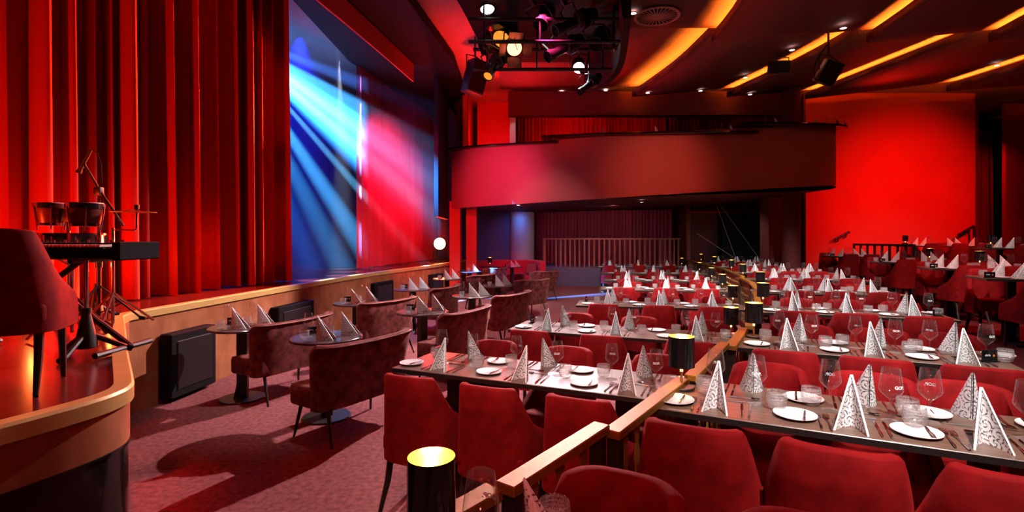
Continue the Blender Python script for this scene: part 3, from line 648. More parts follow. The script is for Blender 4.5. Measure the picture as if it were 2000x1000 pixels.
# ================================================================== SEATS
def dining_chair():
    p = Proto('dining_chair', 'chair'); mb = MB(); N = 26; rows = []
    for i in range(N+1):
        s = -1+2*i/N; a = abs(s)
        top = 0.82-0.012*(s/0.5)**2 if a < 0.5 else 0.808-0.33*((a-0.5)/0.5)**0.75
        ang = s*1.9
        def pt(z, inset):
            k = min(1, max(0, (z-0.40)/0.42)); hw = 0.236-0.040*k-inset; b = 0.20+0.055*k-inset
            e = 0.55
            x = hw*math.copysign(abs(math.sin(min(abs(ang), PI/2)))**e, s) if abs(ang) < PI/2 else hw*math.copysign(1, s)
            y = -b*abs(math.cos(ang))**0.75 if abs(ang) < PI/2 else (abs(ang)-PI/2)*0.62*(1-0.15*k)
            return Vector((x, y, z))
        loop = []
        zs = [0.30, 0.40, 0.40+(top-0.40)*0.33, 0.40+(top-0.40)*0.66, top-0.012]
        for z in zs: loop.append(pt(z, 0.0))
        loop.append(pt(top, 0.012)); loop.append(pt(top, 0.036))
        for z in zs[::-1]: loop.append(pt(z, 0.048))
        b = mb.add(loop); rows.append(list(range(b, b+len(loop))))
    m = len(rows[0])
    for a, b in zip(rows, rows[1:]):
        for k in range(m): mb.face([a[k], b[k], b[(k+1) % m], a[(k+1) % m]])
    mb.face(rows[0]); mb.face(rows[-1][::-1])
    p.part('backrest', mb.mesh('backrest', 'seat_velvet', 60))
    p.part('seat', MB().rbox((0, 0.035, 0.40), (0.405, 0.43, 0.125), 0.04, 4).mesh('seat', 'seat_velvet', 60))
    for sx in (-1, 1):
        p.part('leg', MB().sweep([(sx*0.165, 0.19, 0.335), (sx*0.172, 0.20, 0.0)], [0.021, 0.013], 8).mesh('leg', 'dark_wood'))
        p.part('leg', MB().sweep([(sx*0.165, -0.12, 0.335), (sx*0.17, -0.15, 0.17), (sx*0.18, -0.215, 0.0)], [0.022, 0.018, 0.012], 8).mesh('leg', 'dark_wood'))
    return p
chair_p = dining_chair()
def lounge(width, name, cat='armchair', wing=0.20):
    p = Proto(name, cat); mb = MB(); hw = width/2; N = 30; rows = []
    for i in range(N+1):
        s = -1+2*i/N; a = abs(s)
        top = 0.775+0.02*a - 0.06*max(0, (a-0.75)/0.25)**1.5
        def pt(z, inset):
            k = max(0, (z-0.30)/0.48); w_ = hw*(0.90+0.10*k)-inset
            f = min(1, a/0.80); x = math.copysign(w_*math.sin(f*PI/2*0.92)**0.8/math.sin(PI/2*0.92)**0.8, s) if a > 0 else 0
            y = -0.26-0.07*k + inset + 0.10*f**3
            if a > 0.80: y += (a-0.80)/0.20*wing*(0.75+0.25*k)
            return Vector((x, y, z))
        loop = [pt(z, 0) for z in (0.27, 0.42, 0.60, top-0.015)] + [pt(top, 0.015), pt(top, 0.045)] + [pt(z, 0.06) for z in (top-0.015, 0.60, 0.42, 0.27)]
        b = mb.add(loop); rows.append(list(range(b, b+len(loop))))
    m = len(rows[0])
    for a, b in zip(rows, rows[1:]):
        for k in range(m): mb.face([a[k], b[k], b[(k+1) % m], a[(k+1) % m]])
    mb.face(rows[0]); mb.face(rows[-1][::-1])
    bk = p.part('backrest', mb.mesh('backrest', 'lounge_velvet', 60))
    pts = [Vector(mb.v[r[3]])*1.0+Vector((0, -0.003, 0.002)) for r in rows]
    p.part('piping', MB().sweep(pts, 0.006, 6).mesh('piping', 'piping'), under=bk, label='light piping')
    st = p.part('seat', MB().rbox((0, -0.04, 0.36), (width*0.90, 0.42, 0.17), 0.035, 3).mesh('seat', 'lounge_velvet', 60))
    h = width*0.45-0.02
    p.part('piping', MB().sweep([(-h, -0.2, 0.435), (-h, 0.155, 0.435), (h, 0.155, 0.435), (h, -0.2, 0.435)], 0.006, 6).mesh('piping', 'piping'), under=st, label='light piping')
    for sx in (-1, 1):
        for sy, ly in ((0.12, 0.17), (-0.2, -0.30)):
            p.part('leg', MB().sweep([(sx*(hw-0.14), sy, 0.285), (sx*(hw-0.10), ly, 0.0)], [0.017, 0.010], 8).mesh('leg', 'dark_wood'))
    return p
love_p = lounge(1.0, 'loveseat', wing=0.07); arm_p = lounge(0.72, 'armchair', wing=0.30)

# ================================================================== BRASS RAIL
def rail_segment(i, a, b, dz, lab):
    a = Vector(a); b = Vector(b); d = (b-a).normalized(); nn = Vector((d.y, -d.x)); a = a - nn*0.012
    L = (b-a).length; rz = math.atan2(d.y, d.x); zt_ = 0.90+dz; z0 = TB
    t = thing('brass_rail', lab, 'railing', (a.x, a.y, z0), rz, 'bronze rail segments between the tiers')
    put('handrail', MB().rbox((L/2, 0, zt_-z0-0.016), (L+0.01, 0.066, 0.032), 0.003, 1).mesh('handrail', 'bronze'), t)
    for x in (0.03, L-0.03):
        put('post', MB().box((x, 0, (zt_-z0-0.03)/2), (0.035, 0.05, zt_-z0-0.03)).mesh('post', 'dark_wood'), t)
    k = max(2, int((L-0.1)/0.125)); H = zt_-z0-0.035
    mb = MB(); nz = 26
    prof = [(0.017+0.007*math.sin(2*PI*j/nz*6.5), 0.0+H*j/nz) for j in range(nz+1)]
    o = [mb.add([(-w_, -0.004, z), (w_, -0.004, z), (w_, 0.004, z), (-w_, 0.004, z)]) for w_, z in prof]
    for p_, q in zip(o, o[1:]):
        for e in range(4): mb.face([p_+e, p_+(e+1) % 4, q+(e+1) % 4, q+e])
    bme = mb.mesh('baluster', 'brass' if i > 5 else 'bronze', 60)
    for j in range(k): put('baluster', bme, t, (0.06+(L-0.12)*(j+0.5)/k, 0, 0.0))
for i, (a, b) in enumerate(zip(RAIL, RAIL[1:])):
    a = (a[0]+0.035, a[1]-0.02) if i else a
    rail_segment(i, a, b, 0.0 if i % 2 == 0 else 0.018, 'bronze rail segment with wavy balusters, %s from the camera end' % ORD[i])

# ================================================================== LONG TABLES
def long_table(O, u, L, dep, z, zf, lab, group):
    O = Vector(O); u = Vector(u).normalized(); v = Vector((-u.y, u.x)); rz = math.atan2(u.y, u.x)
    t = thing('long_table', lab, 'table', (O.x, O.y, zf), rz, group); h = z-zf
    top = put('tabletop', MB().rbox((L/2, dep/2, h-0.014), (L, dep, 0.028), 0.003, 1).mesh('tabletop', 'table_wood'), t)
    put('edge_band', MB().box((L/2, 0.0, h-0.015), (L-0.01, 0.004, 0.024)).mesh('edge_band', 'table_edge'), top)
    for x in (0.32, L-0.32):
        put('leg', MB().box((x, dep/2, (h-0.03)/2), (0.075, 0.075, h-0.03)).mesh('leg', 'black_metal'), t)
        put('foot', MB().rbox((x, dep/2, 0.012), (0.09, dep*0.85, 0.022), 0.005, 1).mesh('foot', 'black_metal'), t)
    return O, u, v, rz
def setting(T, s, side, dep, z, where, full, mark, pdx=0.2, big=True):
    """one place: plate, napkin, glass, tumbler and cutlery. side +1 sits at the near edge looking up the table's +v"""
    O, u, v, rz = T; R = random
    def w(du, dv):
        dv = dv if side > 0 else dep-dv; p = O + u*(s+side*du) + v*dv; return (p.x, p.y, z)
    r0 = rz if side > 0 else rz+PI
    j = lambda a: R.uniform(-a, a)
    single('side_plate', plate_me, 'white side plate ' + where, 'plate', w(-pdx+j(.008), 0.135+j(.006)), 0, 'side plates of the long tables')
    nk = single('napkin', napkin_me, 'scroll napkin ' + where, 'napkin', w(j(.008), 0.105+j(.008)), r0+j(.16), 'folded napkins of the long tables')
    nk.scale = (1+j(.05), 1+j(.08), 1.03+j(.04))
    if mark: put('printed_logo', nap_txt, nk, label='printed letters GOP.')
    wg = single('wine_glass', wine_me, 'wine glass ' + where, 'glass', w(0.15+j(.012), 0.245+j(.01)), rz+j(.5), 'wine glasses of the long tables')
    if mark:
        wg.rotation_euler.z = rz + (0.25 if side > 0 else 3.0) + j(.35)
        put('printed_logo', logo_me, wg, label='white letters GOP.'); put('fill_marks', tick_me, wg)
    single('tumbler', tumbler_me, 'water tumbler ' + where, 'glass', w(0.215+j(.012), 0.215+j(.012)), j(3), 'tumblers of the long tables')
    if full:
        for k, dx in enumerate((0.088, 0.118)):
            single('knife', knife_me, '%s steel knife %s' % (('inner', 'outer')[k], where), 'knife', w(dx, 0.125+0.004*k), r0+j(.06)-0.25*0, 'knives of the long tables')
        for k, dx in enumerate((-0.075, -0.105)):
            single('fork', fork_me, '%s steel fork %s' % (('inner', 'outer')[k], where), 'fork', w(dx, 0.115+0.006*k), r0+j(.05), 'forks of the long tables')
        single('spoon', spoon_me, 'dessert spoon ' + where, 'spoon', w(0.03, 0.235), r0+PI/2+j(.15), 'dessert spoons')
        x, y, zz = w(-pdx+0.035, 0.135); single('butter_knife', small_knife_me, 'butter knife ' + where, 'knife', (x, y, zz+0.011), r0+j(.1), 'butter knives on side plates')
def chair_at(T, s, side, dep, zf, lab, zoff=0.0, group='red chairs at the long tables', rj=0.05):
    O, u, v, rz = T; p = O + u*s + v*(-0.13+zoff if side > 0 else dep+0.02-zoff)
    chair_p.make(lab, (p.x, p.y, zf), (rz if side > 0 else rz+PI)+random.uniform(-rj, rj), group)

ZA, ZB = 0.75, 0.87
L_rows = [  # origin, direction, length, near seats, far seats, chairs near
    ((-0.79, 3.36), (0.917, -0.40), 1.78, [.316, .903, 1.514], [.352, .92, 1.547], [.353, .856, 1.36]),
    ((-0.04, 4.775), (0.934, -0.357), 2.05, [.356, .977, 1.653], [.42, 1.06, 1.70], None),
    ((0.81, 6.49), (0.978, -0.21), 2.05, [.40, 1.03, 1.65], [.46, 1.10, 1.70], None),
    ((1.46, 8.5), (0.978, -0.20), 2.1, [.42, 1.05, 1.68], [.48, 1.12, 1.74], None),
    ((1.83, 10.2), (0.985, -0.15), 2.25, [.45, 1.12, 1.80], [.52, 1.2, 1.86], None),
    ((2.14, 12.3), (0.99, -0.10), 2.5, [.5, 1.25, 2.0], [.6, 1.32, 2.06], None),
    ((2.35, 15.0), (0.995, -0.05), 2.8, [.5, 1.35, 2.2], [.6, 1.42, 2.26], None)]
R_rows = [
    ((-0.36, 0.83), (0.87, -0.49), 1.5, [], [.30, .76], None),
    ((0.581, 2.219), (0.897, -0.442), 1.52, [.286, .761, 1.164], [.415, .857, 1.206], [.23, .68, 1.12]),
    ((1.508, 3.43), (0.903, -0.43), 1.46, [.304, .762, 1.22], [.40, .86, 1.26], None),
    ((2.43, 5.06), (0.946, -0.322), 1.64, [.33, .79, 1.32], [.42, .88, 1.36], None),
    ((3.32, 6.80), (0.985, -0.17), 1.76, [.40, .86, 1.36], [.47, .92, 1.42], None),
    ((4.05, 8.95), (0.987, -0.16), 2.14, [.55, 1.07, 1.62], [.62, 1.13, 1.68], None),
    ((4.62, 10.7), (0.99, -0.10), 2.1, [.5, 1.05, 1.6], [.58, 1.13, 1.68], None),
    ((5.05, 12.7), (0.99, -0.08), 1.65, [.45, .88, 1.32], [.5, .93, 1.36], None),
    ((5.5, 14.8), (0.995, -0.05), 2.0, [.5, 1.05, 1.6], [.6, 1.1, 1.66], None)]
DEP = 0.54
for blk, rows, z, zf, sidename in (('L', L_rows, ZA, 0.0, 'left'), ('R', R_rows, ZB, TB, 'right')):
    for i, (O, u, L, ns, fs, cs) in enumerate(rows):
        k = i+1
        rowname = '%s table %s of rail' % (ORD[i], sidename)
        T = long_table(O, u, L, DEP, z, zf, 'long dark wood table, %s row %s of the bronze rail' % (ORD[i], sidename), 'long tables')
        near = (blk == 'L' and i < 3) or (blk == 'R' and i < 4)
        full = (blk == 'L' and i < 3) or (blk == 'R' and 0 < i < 5)
        m = len(ns)
        def od(q, n): return ORD[(n-1-q) if blk == 'L' else q]
        if blk == 'R' and i == 0:
            put_glass = [('wine_glass', wine_me, (-0.068, 1.127), 'stemmed wine glass on the table closest to the camera', 'glass'), ('tumbler', tumbler_me, (0.105, 1.27), 'water tumbler on the table closest to the camera', 'glass'),
                         ('tumbler', tumbler_me, (-0.045, 1.03), 'tumbler in front of the wine glass closest to the camera', 'glass')]
            for nm, me, (x, y), lab, cat in put_glass:
                o = single(nm, me, lab, cat, (x, y, z), 0.0)
                if nm == 'wine_glass': o.rotation_euler.z = PI-0.45; put('printed_logo', logo_me, o, label='white letters GOP.'); put('fill_marks', tick_me, o)
            nk = single('napkin', napkin_me, 'scroll printed napkin on the table closest to the camera', 'napkin', (0.062, 1.14, z), 1.25)
            nk.scale = (1, 1, 1.0)
            table_lamp(-0.185, 1.175, z, 'black table lamp closest to the camera, gold lining lit', s=0.9)
            for q, s in enumerate(fs):
                p = Vector(O)+Vector(u).normalized()*s+Vector((-Vector(u).normalized().y, Vector(u).normalized().x))*(0.87-0.23)
                chair_p.make('red velvet chair closest to the camera, %s from the rail' % ORD[q], (p.x, p.y, zf), T[3]+PI+0.05, 'red chairs at the long tables')
            continue
        for q, s in enumerate(ns):
            setting(T, s, 1, DEP, z, 'at near side of %s, %s from rail' % (rowname, od(q, m)), full, near, 0.25 if blk == 'L' else 0.19)
        for q, s in enumerate(fs):
            setting(T, s, -1, DEP, z, 'at far side of %s, %s from rail' % (rowname, od(q, m)), full, near, 0.24 if blk == 'L' else 0.21)
        for q, s in enumerate(cs or ns):
            chair_at(T, s-(0 if cs else 0.04), 1, DEP, zf, 'red velvet chair, near side of %s, %s from rail' % (rowname, od(q, m)))
        for q, s in enumerate(fs):
            chair_at(T, s+0.06, -1, DEP, zf, 'red velvet chair, far side of %s, %s from rail' % (rowname, od(q, m)))
        O_, u_, v_, rz_ = T
        s = L-0.12 if blk == 'L' else 0.10
        if not (blk == 'L' and i == 0):
            p = O_+u_*s+v_*(0.42 if blk == 'R' and i > 1 else 0.34); table_lamp(p.x, p.y, z, 'black table lamp with gold lining on the %s' % rowname)
        if blk == 'R' and i in (2, 3): p = O_+u_*(L-0.10)+v_*0.2; card_p.make('black menu card holder at the outer end of the %s' % rowname, (p.x, p.y, z), 0.1)
        if blk == 'L' and i in (0, 1, 2): p = O_+u_*0.10+v_*0.42; card_p.make('black menu card holder at the stage end of the %s' % rowname, (p.x, p.y, z), 1.2)

# ================================================================== UPPER TIERS
def upper_table(O, u, L, z, zf, ns, fs, nm, lamp=None, chairs=True):
    T = long_table(O, u, L, 0.52, z, zf, 'dark table with cut corner, ' + nm, 'upper tier tables'); O_, u_, v_, rz = T
    for side, ss, sn in ((1, ns, 'near'), (-1, fs, 'far')):
        for q, s in enumerate(ss):
            wh = '%s side of table %s, %s from aisle' % (sn, nm, ORD[q]); R = random
            def w(du, dv):
                dv = dv if side > 0 else 0.52-dv; p = O_+u_*(s+side*du)+v_*dv; return (p.x, p.y, z)
            single('side_plate', plate_me, 'white plate, ' + wh, 'plate', w(-0.19, 0.13), 0, 'plates of the upper tier')
            nk = single('napkin', side_napkin_me, 'scroll napkin, ' + wh, 'napkin', w(0, 0.12), rz+(-1.15 if q % 2 == 0 else 1.15)*(1 if side > 0 else 1), 'napkins of the upper tier')
            single('wine_glass', wine_me, 'wine glass, ' + wh, 'glass', w(0.14, 0.23), 0, 'wine glasses of the upper tier')
            single('tumbler', tumbler_me, 'tumbler, ' + wh, 'glass', w(0.20, 0.19), 0, 'tumblers of the upper tier')
            if chairs: chair_at(T, s, side, 0.52, zf, 'red chair, ' + wh, 0.0 if side > 0 else -0.1, 'red chairs of the upper tier', 0.12)
    if lamp: p = O_+u_*lamp+v_*0.4; table_lamp(p.x, p.y, z, 'black lamp on the table ' + nm, 'lamps of the upper tier')
    p = O_+u_*0.07+v_*0.1; card_p.make('small black menu card on table ' + nm, (p.x, p.y, z), rz, 'menu cards of the upper tier')
upper_table((5.28, 5.70), (0.93, -0.36), 1.3, TC+0.75, TC, [.38, .98], [.30, .95], 'closest on upper tier', None)
upper_table((6.22, 7.60), (0.94, -0.33), 1.25, TC+0.75, TC, [.35, .90], [.28, .88], 'second on upper tier', 0.75)
upper_table((6.86, 9.55), (0.96, -0.28), 1.25, TC+0.75, TC, [.33, .88], [.25, .85], 'third on upper tier', 0.95)
upper_table((7.82, 12.55), (0.98, -0.18), 1.0, TC+0.75, TC, [.30, .75], [.22, .70], 'farthest on upper tier', None)
upper_table((9.65, 12.6), (0.97, -0.24), 1.9, TD+0.75, TD, [.5, 1.0, 1.5], [.45, 1.3], 'before the red wall', 0.2)
upper_table((8.95, 9.65), (0.95, -0.3), 1.9, TD+0.75, TD, [.45, 1.0], [.4, 1.2], 'beside the outer aisle', 0.25)
rb = thing('balustrade', 'low dark balustrade of the top tier before the red wall', 'railing', (0, 0, 0))
pa, pb = Vector((8.95, 13.4)), Vector((9.12, 11.6))
put('handrail', MB().along([tuple(pa), tuple(pb)], [(-0.03, 1.41), (-0.03, 1.46), (0.03, 1.46), (0.03, 1.41)]).mesh('handrail', 'dark_wood'), rb)
for k in range(9):
    p = pa.lerp(pb, k/8); put('baluster', MB().box((p.x, p.y, (1.42+TD)/2), (0.03, 0.05, 1.42-TD)).mesh('baluster', 'dark_wood'), rb)
def wall_handrail(p, q, lab, post=None):
    t = thing('wall_handrail', lab, 'handrail', (0, 0, 0)); p, q = Vector(p), Vector(q)
    put('bar', MB().tube(p, q, 0.032, n=8).mesh('bar', 'black_metal'), t)
    for f in (0.25, 0.8):
        m = p.lerp(q, f); put('bracket', MB().sweep([m, m+Vector((0.02, 0.05, -0.1)), m+Vector((0.02, 0.16, -0.12))], 0.018, 6).mesh('bracket', 'black_metal'), t)
    if post: put('post', MB().tube(q, (q.x+0.05, q.y, post), 0.03, n=8).mesh('post', 'black_metal'), t)
wall_handrail((8.85, 14.04, 1.56), (9.25, 14.04, 1.77), 'sloping dark handrail bracketed to the red wall, nearer the column')
wall_handrail((12.15, 13.95, 1.68), (12.58, 13.95, 1.93), 'sloping dark handrail on a post at the recess end of the red wall', TD)

# ================================================================== LOUNGE
rt = Proto('round_table', 'table')
rt.part('tabletop', MB().lathe([(0, 0.695), (0.30, 0.695), (0.312, 0.70), (0.312, 0.714), (0.306, 0.72), (0, 0.72)], 44).mesh('tabletop', 'round_top'))
rt.part('column', MB().rbox((0, 0, 0.355), (0.095, 0.095, 0.68), 0.008, 1).mesh('column', 'black_metal'))
rt.part('base', MB().lathe([(0, 0), (0.21, 0), (0.212, 0.006), (0.205, 0.014), (0.05, 0.02), (0, 0.02)], 36).mesh('base', 'black_metal'))
RT = [((474, 637), 'first by the stage front', 2, True), ((638, 657), 'first along the aisle', 2, True), ((697, 591), 'second by the stage front', 2, True), ((825, 608), 'second along the aisle', 2, True), ((806, 564), 'third by the stage front', 2, False),
      ((922, 577), 'third along the aisle', 2, False), ((873, 544), 'fourth by the stage front', 2, False), ((917, 530), 'fifth by the stage front', 1, False), ((972, 557), 'fourth along the aisle', 2, False), ((1000, 521), 'before the red sofa', 2, False)]
for i, ((px, py), nm, nn, full) in enumerate(RT):
    x, y = P(px, py, 0.72); sc = 1.0 if y < 10 else 0.95
    rt.make('small round dark pedestal table, ' + nm, (x, y, 0), random.uniform(-.3, .3)+0.5, 'round tables of the lounge')
    d = Vector((0.50, 0.87)); e = Vector((0.87, -0.5)); c = Vector((x, y))
    for q in range(nn):
        o = 0.135*(2*q-(nn-1)) if nn > 1 else 0.10
        wh = '%s on the round table, %s' % (('nearer place', 'farther place')[q], nm)
        def w(a, b): p = c+d*(o+a)+e*b; return (p.x, p.y, 0.72)
        nk = single('napkin', side_napkin_me, 'scroll printed napkin, ' + wh, 'napkin', w(0.02, 0.06), 1.5+random.uniform(-.12, .12), 'napkins of the lounge')
        put('printed_logo', side_txt, nk, label='printed letters GOP.') if full else None
        single('wine_glass', wine_me, 'wine glass, ' + wh, 'glass', w(0.04, -0.12), 0, 'wine glasses of the lounge')
        single('tumbler', tumbler_me, 'water tumbler, ' + wh, 'glass', w(-0.05, -0.06), 0, 'tumblers of the lounge')
        if full:
            single('knife', knife_me, 'steel knife, ' + wh, 'knife', w(-0.06, 0.13), -1.0, 'knives of the lounge'); single('fork', fork_me, 'steel fork, ' + wh, 'fork', w(0.05, 0.20), 0.55, 'forks of the lounge')
    p = c+d*0.02+e*(-0.20); card_p.make('black menu card on the round table, ' + nm, (p.x, p.y, 0.72), 0.3, 'menu cards of the lounge')
x, y = P(957, 521, 0.72); table_lamp(x, y, 0.72, 'black table lamp by the red sofa, farthest from the camera', 'lamp of the lounge', 1.1)
rt.make('small round table under the lamp by the red sofa', (x, y, 0), 0, 'round tables of the lounge')
SEATS = [(love_p, (618, 680), (808, 640), 'closest to the camera'), (love_p, (490, 638), (662, 607), 'beside the stage front, second from the camera'), (love_p, (711, 592), (812, 578), 'beside the stage front, third from the camera'), (love_p, (865, 616), (965, 592), 'along the aisle, second from the camera'),
         (love_p, (842, 566), (908, 552), 'beside the stage front, fourth from the camera'), (love_p, (974, 578), (1038, 566), 'along the aisle, third from the camera')]
for pr, a, b, nm in SEATS:
    a = Vector(P(*a, 0.785)); b = Vector(P(*b, 0.785)); d = (b-a).normalized(); f = Vector((-d.y, d.x)); c = (a+b)/2+f*0.27
    love_p.make('wide rust velvet loveseat seen from behind, ' + nm, (c.x, c.y, 0), math.atan2(d.y, d.x), 'velvet loveseats of the lounge')
for (px, py, rz, nm) in ((1032, 575, 0.75, 'first of the two before the sofa'), (1058, 553, 0.65, 'farther one before the sofa'), (934, 563, 1.0, 'behind the third stage side table'), (962, 545, 0.9, 'small one at the sofa table')):
    x, y = P(px, py, 0.45); arm_p.make('rose velvet armchair, ' + nm, (x, y, 0), rz, 'velvet armchairs of the lounge')
sofa = thing('curved_sofa', 'long curved crimson sofa against the far left wall', 'sofa', (0, 0, 0))
sp = smooth_path([(-1.25, 16.0), (-0.7, 16.85), (0.2, 17.1), (0.75, 16.8), (0.96, 15.9)], 5)
put('backrest', MB().along(sp, [(-0.09, 0.1), (-0.09, 0.84), (-0.05, 0.88), (0.05, 0.88), (0.09, 0.84), (0.09, 0.1)]).mesh('backrest', 'sofa_velvet'), sofa)
put('seat', MB().along(sp, [(0.09, 0.08), (0.09, 0.44), (0.5, 0.44), (0.54, 0.40), (0.54, 0.08)]).mesh('seat', 'sofa_velvet'), sofa)
pl = MB(); b0 = 0; pl.rbox((0, 0, 0), (0.36, 0.12, 0.36), 0.058, 4); 
pw = single('cushion', pl.mesh('cushion', 'pillow_cloth'), 'patterned rose cushion leaning on the crimson sofa', 'cushion', (0.60, 16.15, 0.63), -0.3); pw.rotation_euler = (-0.25, 0.1, -0.45)

# things on the balcony ledges
for p, z, fr, nm in ((led2, 4.14, (0.25, 0.5, 0.85), 'middle'), (led3, 4.34, (0.12, 0.35, 0.58, 0.83), 'column end')):
    for q, f in enumerate(fr):
        x, y = at_frac(p, f)
        single('wine_glass', wine_me, 'wine glass on the %s balcony ledge, %s from the stage' % (nm, ORD[q]), 'glass', (x, y+0.04, z), 0, 'glasses on the balcony ledges')
        single('napkin', napkin_me, 'napkin on the %s balcony ledge, %s from the stage' % (nm, ORD[q]), 'napkin', (x+0.26, y+0.04, z), 0.4, 'napkins on the balcony ledges')

# ================================================================== STAGE THINGS
kb = thing('keyboard', 'black stage keyboard with white keys on the stage tip', 'keyboard', (-2.62, 2.95, 1.475), -0.06)
put('case', MB().rbox((-0.25, 0.16, 0.035), (1.25, 0.30, 0.07), 0.008, 1).mesh('case', 'black_gloss'), kb)
put('end_block', MB().rbox((0.355, 0.15, 0.05), (0.05, 0.31, 0.108), 0.006, 1).mesh('end_block', 'black_matte'), kb)
wk = MB().rbox((0, 0, 0), (0.0215, 0.14, 0.014), 0.002, 1).mesh('white_key', 'white_key'); bk = MB().rbox((0, 0, 0), (0.012, 0.09, 0.012), 0.002, 1).mesh('black_key', 'black_gloss')
for k in range(38):
    x = -0.62+k*0.0235; put('white_key', wk, kb, (x, 0.065, 0.080))
    if k % 7 not in (2, 6): put('black_key', bk, kb, (x+0.012, 0.09, 0.091))
kn = MB().lathe([(0.008, 0), (0.008, 0.014), (0, 0.015)], 10).mesh('knob', 'chrome')
for k in range(12): put('knob', kn, kb, (-0.6+k*0.075, 0.20, 0.098))
put('panel', MB().rbox((-0.25, 0.23, 0.082), (1.24, 0.15, 0.03), 0.004, 1).mesh('panel', 'black_gloss'), kb)
ks = thing('keyboard_stand', 'black folding X stand under the stage keyboard', 'stand', (-2.75, 3.02, ST))
put('bar', MB().sweep([(-0.55, 0.05, 0.02), (0.16, 0.05, 0.54)], 0.018, 8).mesh('bar', 'black_metal'), ks)
put('bar', MB().sweep([(0.42, 0.11, 0.02), (-0.28, 0.11, 0.54)], 0.018, 8).mesh('bar', 'black_metal'), ks)
put('crossbar', MB().sweep([(0.16, -0.02, 0.545), (0.16, 0.30, 0.545)], 0.016, 8).mesh('crossbar', 'black_metal'), ks)
put('crossbar', MB().sweep([(-0.28, -0.02, 0.545), (-0.28, 0.30, 0.545)], 0.016, 8).mesh('crossbar', 'black_metal'), ks)
put('foot', MB().sweep([(-0.55, -0.16, 0.02), (-0.55, 0.28, 0.02)], 0.018, 8).mesh('foot', 'black_metal'), ks)
put('foot', MB().sweep([(0.42, -0.16, 0.02), (0.42, 0.28, 0.02)], 0.018, 8).mesh('foot', 'black_metal'), ks)
def tripod(name, lab, cat, x, y, h, mat, spread=0.22, heavy=False, hub=0.22):
    t = thing(name, lab, cat, (x, y, ST), random.uniform(0, 2))
    put('pole', MB().lathe([(0.016, 0.05), (0.016, h*0.45), (0.013, h*0.45), (0.011, h), (0, h)], 12).mesh('pole', mat), t)
    put('collar', MB().lathe([(0.016, h*0.44), (0.026, h*0.44), (0.026, h*0.5), (0.012, h*0.5)], 12).mesh('collar', 'black_metal'), t)
    if heavy: put('hub', MB().lathe([(0.035, 0.04), (0.06, 0.05), (0.03, 0.2), (0.02, 0.25)], 14).mesh('hub', 'black_metal'), t)
    for k in range(3):
        a = 2*PI*k/3+0.3; c, s = math.cos(a)*spread, math.sin(a)*spread
        lg = put('leg', MB().sweep([(0, 0, hub*0.6 if heavy else hub), (c, s, 0.016)], 0.016 if heavy else 0.009, 8).mesh('leg', 'black_metal' if heavy else mat), t)
        put('rubber_foot', MB().sweep([(c*0.94, s*0.94, 0.026), (c*1.08, s*1.08, 0.014)], 0.02 if heavy else 0.014, 8).mesh('rubber_foot', 'black_matte'), lg)
        if not heavy: put('brace', MB().sweep([(0, 0, 0.07), (c*0.55, s*0.55, hub*0.5)], 0.006, 6).mesh('brace', mat), t)
    return t
tripod('floor_stand', 'chrome pole stand on a heavy black tripod before the keyboard', 'stand', -2.47, 2.97, 0.55, 'chrome', 0.20, True)
def bongo(t, x, r, h):
    s_ = put('shell', MB().lathe([(0, -h), (r*0.78, -h), (r*0.98, -h*0.45), (r, -0.02), (r*0.98, 0)], 28, (x, 0, 0)).mesh('shell', 'drum_wood'), t)
    put('skin', MB().lathe([(r*0.99, -0.005), (r*0.96, 0.008), (0, 0.012)], 28, (x, 0, 0)).mesh('skin', 'drum_skin'), t)
    put('hoop', MB().lathe([(r*1.0, -0.035), (r*1.06, -0.035), (r*1.06, 0.002), (r*1.0, 0.002)], 28, (x, 0, 0)).mesh('hoop', 'chrome'), t)
    put('bottom_hoop', MB().lathe([(r*0.78, -h), (r*0.85, -h), (r*0.85, -h+0.02), (r*0.8, -h+0.02)], 28, (x, 0, 0)).mesh('bottom_hoop', 'chrome'), t)
    for k in range(6):
        a = k*PI/3+0.2; c, s = math.cos(a), math.sin(a)
        put('tension_rod', MB().sweep([(x+c*r*1.07, s*r*1.07, -0.02), (x+c*r*1.02, s*r*1.02, -h*0.5), (x+c*r*0.86, s*r*0.86, -h-0.03)], 0.005, 6).mesh('tension_rod', 'chrome'), s_)
bg = thing('bongo_drums', 'pair of wooden bongo drums on a chrome stand on stage', 'drums', (-3.25, 3.75, 1.85))
bongo(bg, -0.125, 0.098, 0.16); bongo(bg, 0.125, 0.112, 0.165)
put('bridge', MB().rbox((0, 0, -0.09), (0.09, 0.05, 0.09), 0.01, 2).mesh('bridge', 'black_metal'), bg)
put('pole', MB().tube((0, 0, -0.12), (0, 0, -0.9), 0.012, n=10).mesh('pole', 'chrome'), bg)
for k in range(3):
    a = 2*PI*k/3+0.5; put('leg', MB().sweep([(0, 0, -0.70), (0.26*math.cos(a), 0.26*math.sin(a), -0.915)], 0.010, 8).mesh('leg', 'chrome'), bg)
sd = thing('snare_drum', 'shallow chrome snare drum behind the keyboard', 'drums', (-3.05, 3.55, 1.605))
put('shell', MB().lathe([(0, -0.06), (0.175, -0.06), (0.175, 0.02), (0, 0.022)], 36).mesh('shell', 'chrome'), sd)
for z in (-0.06, 0.015): put('hoop', MB().lathe([(0.175, z), (0.188, z), (0.188, z+0.014), (0.175, z+0.014)], 36).mesh('hoop', 'chrome'), sd)
for k in range(8): put('lug', MB().box((0.183*math.cos(k*PI/4), 0.183*math.sin(k*PI/4), -0.02), (0.014, 0.014, 0.05)).mesh('lug', 'chrome'), sd)
put('pole', MB().tube((0, 0, -0.06), (0, 0, -0.66), 0.012, n=10).mesh('pole', 'chrome'), sd)
